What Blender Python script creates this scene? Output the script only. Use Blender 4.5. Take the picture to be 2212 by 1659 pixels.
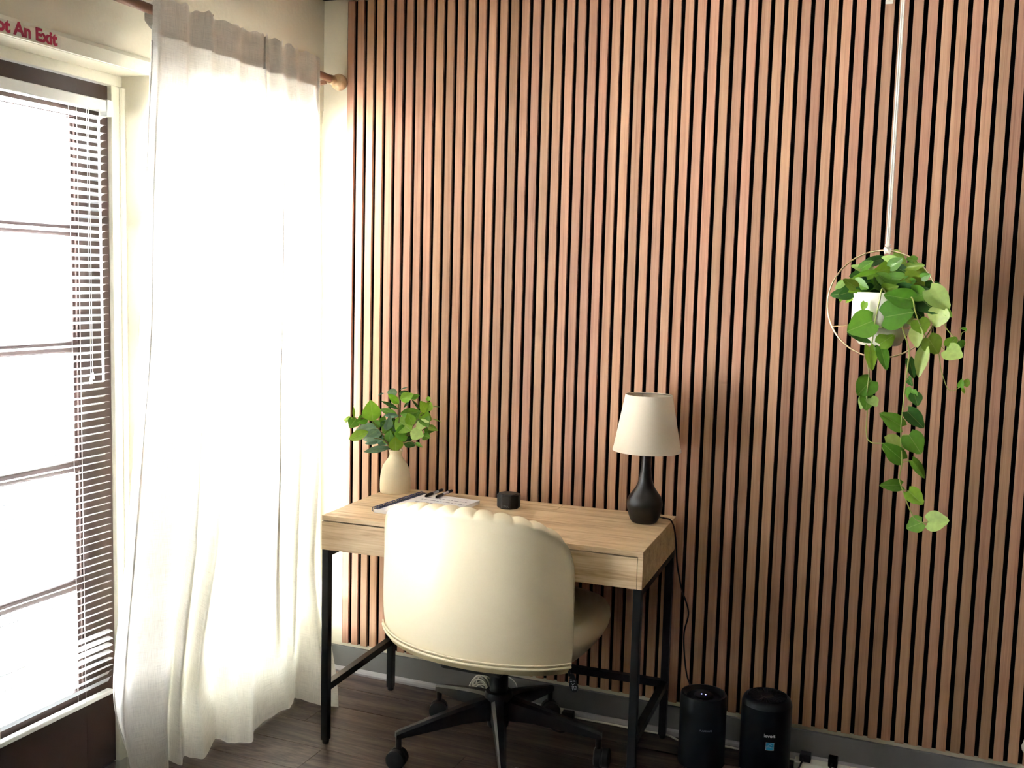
import bpy, bmesh, math, random
from mathutils import Vector, Matrix, noise
random.seed(7)
S = bpy.context.scene
for o in list(bpy.data.objects): bpy.data.objects.remove(o)
COL = S.collection
PI = math.pi

# ------------------------------------------------------------------ camera
F_PX, IW, IH = 2206.4, 2212.0, 1659.0
CAM = Vector((2.01608, -3.30351, 1.52058))
R_ = Vector((0.92561029, 0.37755235, 0.02645412))
U_ = Vector((-0.06226428, 0.08295813, 0.99460601))
F_ = Vector((-0.37332125, 0.9222647, -0.10029492))
cd = bpy.data.cameras.new('camera'); cam = bpy.data.objects.new('camera', cd); COL.objects.link(cam)
cd.sensor_width = 36.0; cd.lens = F_PX / IW * 36.0; cd.clip_start = 0.05
cam.matrix_world = Matrix(((R_.x, U_.x, -F_.x, CAM.x), (R_.y, U_.y, -F_.y, CAM.y), (R_.z, U_.z, -F_.z, CAM.z), (0, 0, 0, 1)))
S.camera = cam

# ------------------------------------------------------------------ world, sun, exposure
W = bpy.data.worlds.new('World'); S.world = W; W.use_nodes = True; W.cycles.sampling_method = 'NONE'
bg = W.node_tree.nodes['Background']; bg.inputs['Color'].default_value = (0.86, 0.94, 1.0, 1); bg.inputs['Strength'].default_value = 3.0
sd = bpy.data.lights.new('sun', 'SUN'); sd.energy = 110.0; sd.angle = 0.02; sd.color = (1.0, 0.99, 0.985)
sun = bpy.data.objects.new('sun', sd); COL.objects.link(sun)
sun.rotation_euler = Vector((-0.25, -0.55, -0.8)).to_track_quat('-Z', 'Y').to_euler()
S.view_settings.view_transform = 'Standard'; S.view_settings.look = 'None'
S.view_settings.exposure = 2.3; S.view_settings.gamma = 1.0; S.view_settings.use_curve_mapping = False
try:
    S.cycles.use_denoising = True
    S.cycles.max_bounces = 7; S.cycles.diffuse_bounces = 5; S.cycles.transparent_max_bounces = 14
    S.cycles.use_adaptive_sampling = True; S.cycles.adaptive_threshold = 0.03; S.cycles.adaptive_min_samples = 40
    S.cycles.sample_clamp_indirect = 12.0; S.cycles.caustics_reflective = False; S.cycles.caustics_refractive = False
except Exception: pass
XW = -0.1146          # plane of the window wall
YW = 0.021            # plane of the wall behind the slats
ZC = 2.60             # ceiling

# ------------------------------------------------------------------ projection helpers (pixels of the photo -> points of the room)
def ray(x, y): return F_ + R_ * ((x - IW / 2) / F_PX) - U_ * ((y - IH / 2) / F_PX)
def bp(x, y, ax, v):
    d = ray(x, y); i = 'xyz'.index(ax); return CAM + d * ((v - CAM[i]) / d[i])
def pj(P):
    d = Vector(P) - CAM; z = d.dot(F_); return (IW / 2 + F_PX * d.dot(R_) / z, IH / 2 - F_PX * d.dot(U_) / z)
def y_at(px, X, z):                  # y on plane X at height z that shows at pixel column px
    lo, hi = -2.5, 0.6
    for _ in range(40):
        m = (lo + hi) / 2
        if pj((X, m, z))[0] < px: lo = m
        else: hi = m
    return lo

# ------------------------------------------------------------------ material helpers
def nt(name):
    m = bpy.data.materials.new(name); m.use_nodes = True
    t = m.node_tree; b = t.nodes['Principled BSDF']; return m, t, b
def C4(c): return (c[0], c[1], c[2], 1)
def srgb(r, g, b):
    f = lambda v: (v / 255 / 12.92) if v / 255 <= 0.04045 else ((v / 255 + 0.055) / 1.055) ** 2.4
    return (f(r), f(g), f(b))
def plain(name, col, rough=0.5, metal=0.0, bump=0.0, bscale=200.0, spec=0.5, var=0.0, vscale=6.0):
    m, t, b = nt(name); N, L = t.nodes, t.links
    b.inputs['Base Color'].default_value = C4(col); b.inputs['Roughness'].default_value = rough
    b.inputs['Metallic'].default_value = metal; b.inputs['Specular IOR Level'].default_value = spec
    tc = N.new('ShaderNodeTexCoord')
    if bump:
        n = N.new('ShaderNodeTexNoise'); n.inputs['Scale'].default_value = bscale; n.inputs['Detail'].default_value = 4
        L.new(tc.outputs['Object'], n.inputs['Vector'])
        bu = N.new('ShaderNodeBump'); bu.inputs['Strength'].default_value = bump; bu.inputs['Distance'].default_value = 0.004
        L.new(n.outputs['Fac'], bu.inputs['Height']); L.new(bu.outputs['Normal'], b.inputs['Normal'])
    if var:
        n2 = N.new('ShaderNodeTexNoise'); n2.inputs['Scale'].default_value = vscale; n2.inputs['Detail'].default_value = 5
        L.new(tc.outputs['Object'], n2.inputs['Vector'])
        mx = N.new('ShaderNodeMixRGB'); mx.blend_type = 'MIX'
        mx.inputs['Color1'].default_value = C4([c * (1 - var) for c in col]); mx.inputs['Color2'].default_value = C4([min(1, c * (1 + var)) for c in col])
        L.new(n2.outputs['Fac'], mx.inputs['Fac']); L.new(mx.outputs['Color'], b.inputs['Base Color'])
    return m
def wood(name, dark, mid, light, axis, along=1.2, across=38.0, rough=0.45, randomize=True, streak=0.5, bump=0.06, lo=0.30, hi=0.68):
    m, t, b = nt(name); N, L = t.nodes, t.links
    tc = N.new('ShaderNodeTexCoord'); oi = N.new('ShaderNodeObjectInfo')
    add = N.new('ShaderNodeVectorMath'); add.operation = 'ADD'
    sc = N.new('ShaderNodeVectorMath'); sc.operation = 'SCALE'; sc.inputs[0].default_value = (17.3, 9.1, 31.7)
    L.new(oi.outputs['Random'], sc.inputs['Scale']); L.new(tc.outputs['Object'], add.inputs[0])
    if randomize: L.new(sc.outputs['Vector'], add.inputs[1])
    mp = N.new('ShaderNodeMapping'); s = [across] * 3; s['xyz'.index(axis)] = along; mp.inputs['Scale'].default_value = s
    L.new(add.outputs['Vector'], mp.inputs['Vector'])
    n1 = N.new('ShaderNodeTexNoise'); n1.inputs['Scale'].default_value = 1.0; n1.inputs['Detail'].default_value = 4; n1.inputs['Roughness'].default_value = 0.65; n1.inputs['Distortion'].default_value = 0.6
    L.new(mp.outputs['Vector'], n1.inputs['Vector'])
    mp2 = N.new('ShaderNodeMapping'); s2 = [across * 6] * 3; s2['xyz'.index(axis)] = along * 5; mp2.inputs['Scale'].default_value = s2
    L.new(add.outputs['Vector'], mp2.inputs['Vector'])
    n2 = N.new('ShaderNodeTexNoise'); n2.inputs['Scale'].default_value = 1.0; n2.inputs['Detail'].default_value = 2
    L.new(mp2.outputs['Vector'], n2.inputs['Vector'])
    mixf = N.new('ShaderNodeMixRGB'); mixf.inputs['Fac'].default_value = streak * 0.6
    L.new(n1.outputs['Fac'], mixf.inputs['Color1']); L.new(n2.outputs['Fac'], mixf.inputs['Color2'])
    cr = N.new('ShaderNodeValToRGB'); e = cr.color_ramp.elements
    e[0].position = lo; e[0].color = C4(dark); e[1].position = hi; e[1].color = C4(light)
    k = cr.color_ramp.elements.new(lo * 0.55 + hi * 0.45); k.color = C4(mid)
    L.new(mixf.outputs['Color'], cr.inputs['Fac'])
    hs = N.new('ShaderNodeHueSaturation')
    mr = N.new('ShaderNodeMapRange'); mr.inputs['To Min'].default_value = 0.80; mr.inputs['To Max'].default_value = 1.14
    wn = N.new('ShaderNodeTexWhiteNoise'); wn.noise_dimensions = '1D'; L.new(oi.outputs['Random'], wn.inputs['W'])
    mr2 = N.new('ShaderNodeMapRange'); mr2.inputs['To Min'].default_value = 0.491; mr2.inputs['To Max'].default_value = 0.506
    L.new(oi.outputs['Random'], mr.inputs['Value']); L.new(wn.outputs['Value'], mr2.inputs['Value'])
    if randomize: L.new(mr.outputs['Result'], hs.inputs['Value']); L.new(mr2.outputs['Result'], hs.inputs['Hue'])
    L.new(cr.outputs['Color'], hs.inputs['Color']); L.new(hs.outputs['Color'], b.inputs['Base Color'])
    b.inputs['Roughness'].default_value = rough
    if bump:
        bu = N.new('ShaderNodeBump'); bu.inputs['Strength'].default_value = bump; bu.inputs['Distance'].default_value = 0.002
        L.new(n2.outputs['Fac'], bu.inputs['Height']); L.new(bu.outputs['Normal'], b.inputs['Normal'])
    return m
def cloth(name, col, transl=0.5, weave=900.0):
    m = bpy.data.materials.new(name); m.use_nodes = True; t = m.node_tree; N, L = t.nodes, t.links
    for n in list(N):
        if n.type != 'OUTPUT_MATERIAL': N.remove(n)
    out = [n for n in N if n.type == 'OUTPUT_MATERIAL'][0]
    tc = N.new('ShaderNodeTexCoord')
    def thread(scale):
        mp = N.new('ShaderNodeMapping'); mp.inputs['Scale'].default_value = scale
        L.new(tc.outputs['UV'], mp.inputs['Vector'])
        n = N.new('ShaderNodeTexNoise'); n.inputs['Scale'].default_value = 1; n.inputs['Detail'].default_value = 3
        L.new(mp.outputs['Vector'], n.inputs['Vector']); return n
    a = thread((weave, 22, 1)); c = thread((22, weave, 1))
    mx = N.new('ShaderNodeMath'); mx.operation = 'MULTIPLY'; L.new(a.outputs['Fac'], mx.inputs[0]); L.new(c.outputs['Fac'], mx.inputs[1])
    cr = N.new('ShaderNodeValToRGB'); e = cr.color_ramp.elements
    e[0].position = 0.14; e[0].color = C4([v * 0.80 for v in col]); e[1].position = 0.30; e[1].color = C4(col)
    L.new(mx.outputs[0], cr.inputs['Fac'])
    d = N.new('ShaderNodeBsdfDiffuse'); tr = N.new('ShaderNodeBsdfTranslucent')
    L.new(cr.outputs['Color'], d.inputs['Color']); L.new(cr.outputs['Color'], tr.inputs['Color'])
    m1 = N.new('ShaderNodeMixShader'); m1.inputs['Fac'].default_value = transl
    L.new(d.outputs[0], m1.inputs[1]); L.new(tr.outputs[0], m1.inputs[2])
    L.new(m1.outputs[0], out.inputs['Surface']); return m
def leafmat(name):
    m = bpy.data.materials.new(name); m.use_nodes = True; t = m.node_tree; N, L = t.nodes, t.links
    b = N['Principled BSDF']; out = [n for n in N if n.type == 'OUTPUT_MATERIAL'][0]
    oi = N.new('ShaderNodeObjectInfo'); tc = N.new('ShaderNodeTexCoord')
    # pale midrib along the leaf's own length, and side veins
    sx = N.new('ShaderNodeSeparateXYZ'); L.new(tc.outputs['Object'], sx.inputs[0])
    ab = N.new('ShaderNodeMath'); ab.operation = 'ABSOLUTE'; L.new(sx.outputs['Y'], ab.inputs[0])
    lt = N.new('ShaderNodeMath'); lt.operation = 'LESS_THAN'; lt.inputs[1].default_value = 0.014; L.new(ab.outputs[0], lt.inputs[0])
    mu = N.new('ShaderNodeMath'); mu.operation = 'MULTIPLY'; mu.inputs[1].default_value = 0.35; L.new(lt.outputs[0], mu.inputs[0])
    n = N.new('ShaderNodeTexNoise'); n.inputs['Scale'].default_value = 4.0; n.inputs['Detail'].default_value = 3; L.new(tc.outputs['Object'], n.inputs['Vector'])
    hs = N.new('ShaderNodeHueSaturation'); mr = N.new('ShaderNodeMapRange'); mr.inputs['To Min'].default_value = 0.75; mr.inputs['To Max'].default_value = 1.25
    L.new(n.outputs['Fac'], mr.inputs['Value']); L.new(mr.outputs['Result'], hs.inputs['Value']); L.new(oi.outputs['Color'], hs.inputs['Color'])
    mx = N.new('ShaderNodeMixRGB'); mx.inputs['Color2'].default_value = (0.45, 0.60, 0.18, 1); L.new(mu.outputs[0], mx.inputs['Fac']); L.new(hs.outputs['Color'], mx.inputs['Color1'])
    L.new(mx.outputs['Color'], b.inputs['Base Color']); b.inputs['Roughness'].default_value = 0.42
    tr = N.new('ShaderNodeBsdfTranslucent'); L.new(mx.outputs['Color'], tr.inputs['Color'])
    ms = N.new('ShaderNodeMixShader'); ms.inputs['Fac'].default_value = 0.35
    L.new(b.outputs[0], ms.inputs[1]); L.new(tr.outputs[0], ms.inputs[2]); L.new(ms.outputs[0], out.inputs['Surface']); return m
def glassmat(name):
    m = bpy.data.materials.new(name); m.use_nodes = True; t = m.node_tree; N, L = t.nodes, t.links
    for n in list(N):
        if n.type != 'OUTPUT_MATERIAL': N.remove(n)
    out = [n for n in N if n.type == 'OUTPUT_MATERIAL'][0]
    tp = N.new('ShaderNodeBsdfTransparent'); gl = N.new('ShaderNodeBsdfGlossy'); gl.inputs['Roughness'].default_value = 0.02
    ms = N.new('ShaderNodeMixShader'); ms.inputs['Fac'].default_value = 0.06
    L.new(tp.outputs[0], ms.inputs[1]); L.new(gl.outputs[0], ms.inputs[2]); L.new(ms.outputs[0], out.inputs['Surface']); return m
def translucent_plain(name, col, transl, rough=0.5):
    m, t, b = nt(name); N, L = t.nodes, t.links; out = [n for n in N if n.type == 'OUTPUT_MATERIAL'][0]
    b.inputs['Base Color'].default_value = C4(col); b.inputs['Roughness'].default_value = rough
    tr = N.new('ShaderNodeBsdfTranslucent'); tr.inputs['Color'].default_value = C4(col)
    ms = N.new('ShaderNodeMixShader'); ms.inputs['Fac'].default_value = transl
    L.new(b.outputs[0], ms.inputs[1]); L.new(tr.outputs[0], ms.inputs[2]); L.new(ms.outputs[0], out.inputs['Surface']); return m
def emis(name, col, st):
    m, t, b = nt(name); b.inputs['Base Color'].default_value = C4(col); b.inputs['Emission Color'].default_value = C4(col); b.inputs['Emission Strength'].default_value = st; return m

M = {}
M['slat'] = wood('walnut_slat', (0.34, 0.170, 0.100), (0.49, 0.272, 0.162), (0.59, 0.355, 0.222), 'z', along=0.9, across=60, rough=0.5, streak=0.7, bump=0)
M['felt'] = plain('black_felt', (0.004, 0.004, 0.005), 0.95, spec=0.05)
M['oak'] = wood('light_oak', (0.38, 0.245, 0.125), (0.62, 0.450, 0.262), (0.76, 0.60, 0.385), 'x', along=1.8, across=30, rough=0.5, randomize=False, streak=0.6, lo=0.34, hi=0.64)
M['plank'] = wood('floor_plank', (0.020, 0.012, 0.011), (0.070, 0.046, 0.039), (0.150, 0.106, 0.088), 'x', along=1.6, across=22, rough=0.42, streak=0.5, bump=0.12, lo=0.37, hi=0.62)
M['joint'] = plain('dark_joint', (0.012, 0.009, 0.008), 0.8)
M['wall'] = plain('cream_plaster', srgb(226, 219, 198), 0.85, bump=0.25, bscale=60, spec=0.2)
M['taupe'] = plain('taupe_paint', (0.12, 0.11, 0.10), 0.85)  # even dark tone for the unseen walls, chosen to cut bounced fill light
M['trimwhite'] = plain('cream_gloss_trim', srgb(232, 228, 208), 0.5, bump=0.25, bscale=90)
M['basegrey'] = plain('grey_baseboard', srgb(122, 121, 120), 0.55, bump=0.05)
M['shoe'] = plain('pale_grey_shoe_moulding', srgb(170, 165, 168), 0.5)
M['ceiling'] = plain('white_ceiling', srgb(235, 232, 222), 0.9)
M['door'] = plain('dark_brown_door_paint', srgb(60, 41, 35), 0.45, bump=0.05)
M['beam'] = plain('dark_beam', (0.012, 0.009, 0.008), 0.6)
M['glass'] = glassmat('window_glass')
M['blind'] = translucent_plain('white_blind_slat', (0.86, 0.88, 0.9), 0.12, 0.4)
M['blindrail'] = plain('white_blind_rail', srgb(226, 226, 220), 0.4)
M['cord'] = plain('white_cord', srgb(225, 222, 212), 0.7)
M['wand'] = plain('clear_wand', srgb(210, 216, 228), 0.15)
M['curtain'] = cloth('cream_linen', (0.86, 0.835, 0.79), 0.24)
M['header'] = cloth('cream_linen_doubled', (0.86, 0.825, 0.76), 0.16)
M['rod'] = wood('rod_wood', (0.16, 0.075, 0.045), (0.24, 0.12, 0.075), (0.30, 0.155, 0.10), 'y', along=3, across=60, randomize=False)
M['finial'] = wood('finial_wood', (0.42, 0.27, 0.14), (0.55, 0.38, 0.21), (0.64, 0.46, 0.27), 'x', along=12, across=60, randomize=False)
M['black'] = plain('matte_black_metal', (0.006, 0.007, 0.010), 0.38)
M['blackpl'] = plain('black_plastic', (0.008, 0.009, 0.011), 0.45)
M['blackceramic'] = plain('black_satin_ceramic', (0.007, 0.007, 0.008), 0.33, spec=0.6)
M['purifier'] = plain('black_purifier_plastic', (0.006, 0.010, 0.016), 0.36, spec=0.35)
M['vinyl'] = plain('cream_vinyl', srgb(240, 228, 196), 0.40, bump=0.06, bscale=350)
M['vinylmesh'] = plain('cream_mesh_fabric', srgb(198, 182, 140), 0.8, bump=0.8, bscale=600)
M['vase'] = plain('cream_stoneware', srgb(232, 220, 188), 0.55, bump=0.05, var=0.04, vscale=60)
M['shade'] = translucent_plain('linen_lamp_shade', srgb(244, 234, 214), 0.25, 0.9)
M['pot'] = plain('white_glazed_pot', srgb(244, 240, 222), 0.35)
M['brass'] = plain('pale_brass', (0.80, 0.66, 0.44), 0.25, metal=1.0)
M['cotton'] = plain('white_cotton_cord', srgb(244, 240, 230), 0.8, bump=0.3, bscale=800)
M['leaf'] = leafmat('leaf_green')
M['stem'] = plain('green_stem', srgb(150, 160, 80), 0.5)
M['twig'] = plain('brown_stem', srgb(120, 110, 60), 0.6)
M['soil'] = plain('dark_soil', (0.02, 0.014, 0.01), 0.95)
M['paper'] = plain('white_paper', (0.86, 0.86, 0.88), 0.6)
M['navy'] = plain('navy_binding', (0.012, 0.02, 0.10), 0.4)
M['inkgrey'] = plain('grey_ink', (0.30, 0.29, 0.36), 0.6)
M['penclear'] = plain('clear_pen_barrel', (0.55, 0.58, 0.66), 0.15)
M['silver'] = plain('silver_clip', (0.7, 0.7, 0.72), 0.25, metal=1.0)
M['white'] = plain('white_plastic', srgb(228, 226, 214), 0.5)
M['printwhite'] = plain('white_print', (0.85, 0.86, 0.9), 0.6)
M['stickerblue'] = plain('blue_sticker', srgb(40, 160, 210), 0.4)
M['red'] = plain('crimson_lettering', srgb(170, 14, 62), 0.5)
M['tape'] = plain('clear_tape', srgb(226, 221, 204), 0.35)
M['blueled'] = emis('blue_led', (0.25, 0.25, 1.0), 6.0)
M['pave'] = plain('pale_pavement', (0.60, 0.60, 0.60), 0.9, bump=0.3, bscale=20, var=0.1)
M['extbrick'] = plain('pale_green_grey_block', (0.30, 0.31, 0.24), 0.9, var=0.15, vscale=9)
M['outwall'] = plain('outside_stucco', (0.6, 0.57, 0.5), 0.9)
M['lampcord'] = plain('black_flex', (0.006, 0.006, 0.007), 0.5)

# ------------------------------------------------------------------ object helpers
def empty(name, loc=(0, 0, 0), rz=0.0):
    o = bpy.data.objects.new(name, None); COL.objects.link(o); o.location = loc; o.rotation_euler = (0, 0, rz); o.empty_display_size = 0.05
    return o
def tag(o, label=None, cat=None, group=None, kind=None):
    if label: o['label'] = label
    if cat: o['category'] = cat
    if group: o['group'] = group
    if kind: o['kind'] = kind
    return o
def thing(name, label, cat, loc=(0, 0, 0), rz=0.0, group=None): return tag(empty(name, loc, rz), label, cat, group)
def link(name, me, parent=None):
    o = bpy.data.objects.new(name, me); COL.objects.link(o)
    if parent: o.parent = parent
    return o
def mesh(name, v, f, mat, smooth=False, uv=None):
    me = bpy.data.meshes.new(name); me.from_pydata([tuple(p) for p in v], [], f); me.update()
    if mat: me.materials.append(mat)
    if smooth: me.polygons.foreach_set('use_smooth', [True] * len(me.polygons))
    if uv:
        l = me.uv_layers.new(name='UVMap')
        for lp in me.loops: l.data[lp.index].uv = uv[lp.vertex_index]
    return me
class MB:                                   # collects shapes of one part
    def __init__(s): s.v = []; s.f = []; s.sm = []
    def add(s, v, f, smooth=False):
        n = len(s.v); s.v += [tuple(p) for p in v]; s.f += [[i + n for i in q] for q in f]; s.sm += [smooth] * len(f); return s
    def box(s, a, b, bev=0.0):
        x0, y0, z0 = a; x1, y1, z1 = b
        if bev <= 0:
            v = [(x, y, z) for z in (z0, z1) for y in (y0, y1) for x in (x0, x1)]
            return s.add(v, [(0, 2, 3, 1), (4, 5, 7, 6), (0, 1, 5, 4), (2, 6, 7, 3), (0, 4, 6, 2), (1, 3, 7, 5)])
        bm = bmesh.new(); bmesh.ops.create_cube(bm, size=1)
        for q in bm.verts: q.co = Vector(((x0 + x1) / 2 + q.co.x * (x1 - x0), (y0 + y1) / 2 + q.co.y * (y1 - y0), (z0 + z1) / 2 + q.co.z * (z1 - z0)))
        bmesh.ops.bevel(bm, geom=bm.edges[:], offset=bev, segments=2, affect='EDGES', profile=0.5)
        bm.verts.index_update(); v = [q.co.copy() for q in bm.verts]; f = [[q.index for q in p.verts] for p in bm.faces]; bm.free()
        return s.add(v, f)
    def lathe(s, prof, seg=40, c=(0, 0, 0), axis='z', cap=True):
        v = []; f = []
        for r, z in prof:
            for k in range(seg):
                a = 2 * PI * k / seg
                p = (r * math.cos(a), r * math.sin(a), z)
                if axis == 'y': p = (p[0], z, p[1])
                if axis == 'x': p = (z, p[0], p[1])
                v.append((c[0] + p[0], c[1] + p[1], c[2] + p[2]))
        n = len(prof)
        for i in range(n - 1):
            for k in range(seg): f.append((i * seg + k, i * seg + (k + 1) % seg, (i + 1) * seg + (k + 1) % seg, (i + 1) * seg + k))
        if cap: f.append(tuple(range(seg - 1, -1, -1))); f.append(tuple((n - 1) * seg + k for k in range(seg)))
        return s.add(v, f, True)
    def tube(s, pts, r, seg=8, taper=None, closed=False, flat=None):
        pts = [Vector(p) for p in pts]; n = len(pts); v = []; f = []
        up = None
        for i, p in enumerate(pts):
            if closed: t = pts[(i + 1) % n] - pts[i - 1]
            else: t = pts[min(i + 1, n - 1)] - pts[max(i - 1, 0)]
            t = t.normalized() if t.length > 1e-9 else Vector((0, 0, 1))
            if up is None: up = t.orthogonal().normalized()
            else:
                up = up - t * up.dot(t)
                up = up.normalized() if up.length > 1e-6 else t.orthogonal().normalized()
            w = t.cross(up); rr = r if taper is None else r + (taper - r) * i / (n - 1)
            for k in range(seg):
                a = 2 * PI * k / seg; v.append(p + up * (rr * math.cos(a)) + w * (rr * math.sin(a)))
        for i in range(n if closed else n - 1):
            j = (i + 1) % n
            for k in range(seg): f.append((i * seg + k, i * seg + (k + 1) % seg, j * seg + (k + 1) % seg, j * seg + k))
        if not closed: f.append(tuple(range(seg - 1, -1, -1))); f.append(tuple((n - 1) * seg + k for k in range(seg)))
        return s.add(v, f, True)
    def bar(s, a, b, w, h):                 # square bar between two points
        a = Vector(a); b = Vector(b); d = (b - a).normalized()
        side = d.cross(Vector((0, 0, 1))); side = side.normalized() if side.length > 1e-4 else Vector((1, 0, 0))
        up = side.cross(d); v = []
        for p in (a, b):
            for sx, sy in ((-1, -1), (1, -1), (1, 1), (-1, 1)): v.append(p + side * (sx * w / 2) + up * (sy * h / 2))
        return s.add(v, [(3, 2, 1, 0), (4, 5, 6, 7), (0, 1, 5, 4), (1, 2, 6, 5), (2, 3, 7, 6), (3, 0, 4, 7)])
    def me(s, name, mat):
        m = mesh(name, s.v, s.f, mat); m.polygons.foreach_set('use_smooth', s.sm); m.update()
        if any(s.sm) and not all(s.sm) or any(s.sm):
            try: m.set_sharp_from_angle(angle=math.radians(40))
            except Exception: pass
        return m
    def build(s, name, mat, parent=None): return link(name, s.me(name, mat), parent)
def struct(o): o['kind'] = 'structure'; return o
def catmull(pts, n=8):
    pts = [Vector(p) for p in pts]; P = [pts[0] * 2 - pts[1]] + pts + [pts[-1] * 2 - pts[-2]]; out = []
    for i in range(1, len(P) - 2):
        for k in range(n):
            t = k / n; a, b, c, d = P[i - 1], P[i], P[i + 1], P[i + 2]
            out.append(0.5 * ((2 * b) + (c - a) * t + (2 * a - 5 * b + 4 * c - d) * t * t + (3 * b - a - 3 * c + d) * t ** 3))
    out.append(pts[-1]); return out
def text_geo(s, size, offset=0.0, extrude=0.0006):
    cu = bpy.data.curves.new('lettering', 'FONT'); cu.body = s; cu.size = size; cu.offset = offset; cu.extrude = extrude; cu.resolution_u = 4
    o = bpy.data.objects.new('lettering', cu); COL.objects.link(o); dg = bpy.context.evaluated_depsgraph_get()
    me = bpy.data.meshes.new_from_object(o.evaluated_get(dg)); v = [p.co.copy() for p in me.vertices]; f = [list(p.vertices) for p in me.polygons]
    bpy.data.objects.remove(o); bpy.data.meshes.remove(me); return v, f

# ================================================================== THE ROOM
XR, YB = 4.3, -5.6
fl = struct(MB().box((XW - 0.15, YB, -0.05), (XR, YW, -0.004)).build('floor', M['joint']))
# vinyl planks, each a piece of the floor
PW, PL = 0.152, 1.22
plank_me = MB().box((0.0008, 0.0008, -0.004), (PL - 0.0008, PW - 0.0008, 0.0), 0.0006).me('plank', M['plank'])
row = 0; y = YW - PW
while y > -4.2:
    x = -0.27 - [0.0, 0.47, 0.83, 0.22, 0.66][row % 5]
    while x < XR:
        x0 = max(x, XW - 0.0); x1 = min(x + PL, XR)
        if x1 - x0 > 0.03:
            o = link('plank', plank_me, fl); o.location = (x0, y, 0); o.scale = ((x1 - x0) / PL, 1, 1)
        x += PL
    y -= PW; row += 1
struct(MB().box((XW, YB, -0.004), (XR, y + PW, 0.0)).build('floor_rear', M['plank']))['label'] = 'dark vinyl floor behind the viewpoint'
wb = struct(MB().box((XW - 0.15, YW, -0.05), (XR, YW + 0.12, ZC + 0.1)).build('wall_back', M['wall']))
struct(MB().box((XR, YB, -0.05), (XR + 0.1, YW + 0.12, ZC + 0.1)).build('wall_right', M['taupe']))
struct(MB().box((XW - 0.15, YB - 0.1, -0.05), (XR + 0.1, YB, ZC + 0.1)).build('wall_front', M['taupe']))
struct(MB().box((XW - 0.15, YB, ZC), (XR, YW, ZC + 0.1)).build('ceiling', M['ceiling']))
struct(MB().box((XW, YW - 0.05, 2.527), (XR, YW, ZC)).build('trim_1', M['beam']))
# baseboard with shoe moulding
bb = struct(MB().box((XW, 0.0085, 0.0), (XR, YW, 0.098), 0.001).build('baseboard_back', M['basegrey']))
sh = MB(); pr = [(0.0085, 0.0), (-0.006, 0.0), (-0.0065, 0.008), (-0.003, 0.015), (0.003, 0.019), (0.0085, 0.02)]
v = [(xx, a, b) for xx in (XW, XR) for a, b in pr]; n = len(pr)
sh.add(v, [tuple(range(n)), tuple(range(2 * n - 1, n - 1, -1))] + [(i, n + i, n + (i + 1) % n, (i + 1) % n) for i in range(n)])
link('shoe_moulding', sh.me('shoe_moulding', M['shoe']), bb)

# --- wall with door and window (x = XW), wall thickness 0.15
D0, D1 = -1.92, -0.90         # door opening
N0, N1 = -0.85, -0.055        # window opening
ZH = 2.085                    # head of the openings
wl = MB()
wl.box((XW - 0.15, YB, 2.13), (XW, YW, ZC))                      # above the openings
wl.box((XW - 0.15, YB, ZH), (XW - 0.004, YW, 2.13))              # header behind casing
wl.box((XW - 0.15, D1, -0.05), (XW, N0, ZH))                     # post between door and window
wl.box((XW - 0.15, N1, -0.05), (XW - 0.008, YW, ZH))             # corner post
wl.box((XW - 0.15, N0, -0.05), (XW - 0.008, N1, 0.12))           # under the window
wl.box((XW - 0.15, -4.45, -0.05), (XW, D0, ZH))
wl.box((XW - 0.15, -5.05, -0.05), (XW, -4.45, 0.88))
wl.box((XW - 0.15, YB, -0.05), (XW, -5.05, ZH))
wleft = struct(wl.build('wall_left', M['wall']))
cs = MB()
cs.add([(XW, yy, zz) if k == 0 else (xx, yy, zz) for yy in (-2.2, -0.86) for k, (xx, zz) in enumerate([(XW, ZH), (XW + 0.011, ZH), (XW + 0.011, 2.119), (XW + 0.004, 2.131), (XW, 2.131)])],
       [(0, 1, 2, 3, 4), (9, 8, 7, 6, 5), (0, 5, 6, 1), (1, 6, 7, 2), (2, 7, 8, 3), (3, 8, 9, 4), (4, 9, 5, 0)])
struct(cs.build('trim_2', M['trimwhite']))
# door frame in the recess
fr = MB(); XD = XW - 0.10
fr.box((XD - 0.05, D0, 2.054), (XD, D1, ZH), 0.003)
fr.box((XD - 0.05, -0.9435, 0.0), (XD, D1, 2.054), 0.003)
fr.box((XD - 0.05, D0, 0.0), (XD, -1.876, 2.054), 0.003)
fr.tube([(XD + 0.004, -0.905, 0.0), (XD + 0.004, -0.905, 2.05)], 0.009, 8)
struct(fr.build('trim_3', M['trimwhite']))
struct(MB().box((XD - 0.05, D0, 0.0), (XW + 0.01, D1, 0.012), 0.004).build('trim_4', M['silver']))

# --- the door: brown stile-and-rail door with five lites
DX = XD - 0.012               # room face of the door
dr = struct(empty('door_1', (DX, -1.41, 0.012))); dr['label'] = 'dark brown five-lite glazed door behind the white blind'
def dloc(p): return (p[0] - DX, p[1] + 1.41, p[2] - 0.012)
def dbox(name, a, b, mat, bev=0.0): return MB().box(dloc(a), dloc(b), bev).build(name, mat, dr)
dy0, dy1 = -1.874, -0.946
gy0, gy1 = -1.76, -1.062
dbox('stile', (DX - 0.042, gy1, 0.014), (DX, dy1, 2.051), M['door'], 0.002)
dbox('stile', (DX - 0.042, dy0, 0.014), (DX, gy0, 2.051), M['door'], 0.002)
dbox('top_rail', (DX - 0.042, gy0, 1.945), (DX, gy1, 2.051), M['door'])
dbox('bottom_rail', (DX - 0.042, gy0, 0.014), (DX, gy1, 0.285), M['door'])
zm = [0.285, 0.605, 0.955, 1.300, 1.628, 1.945]
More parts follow.
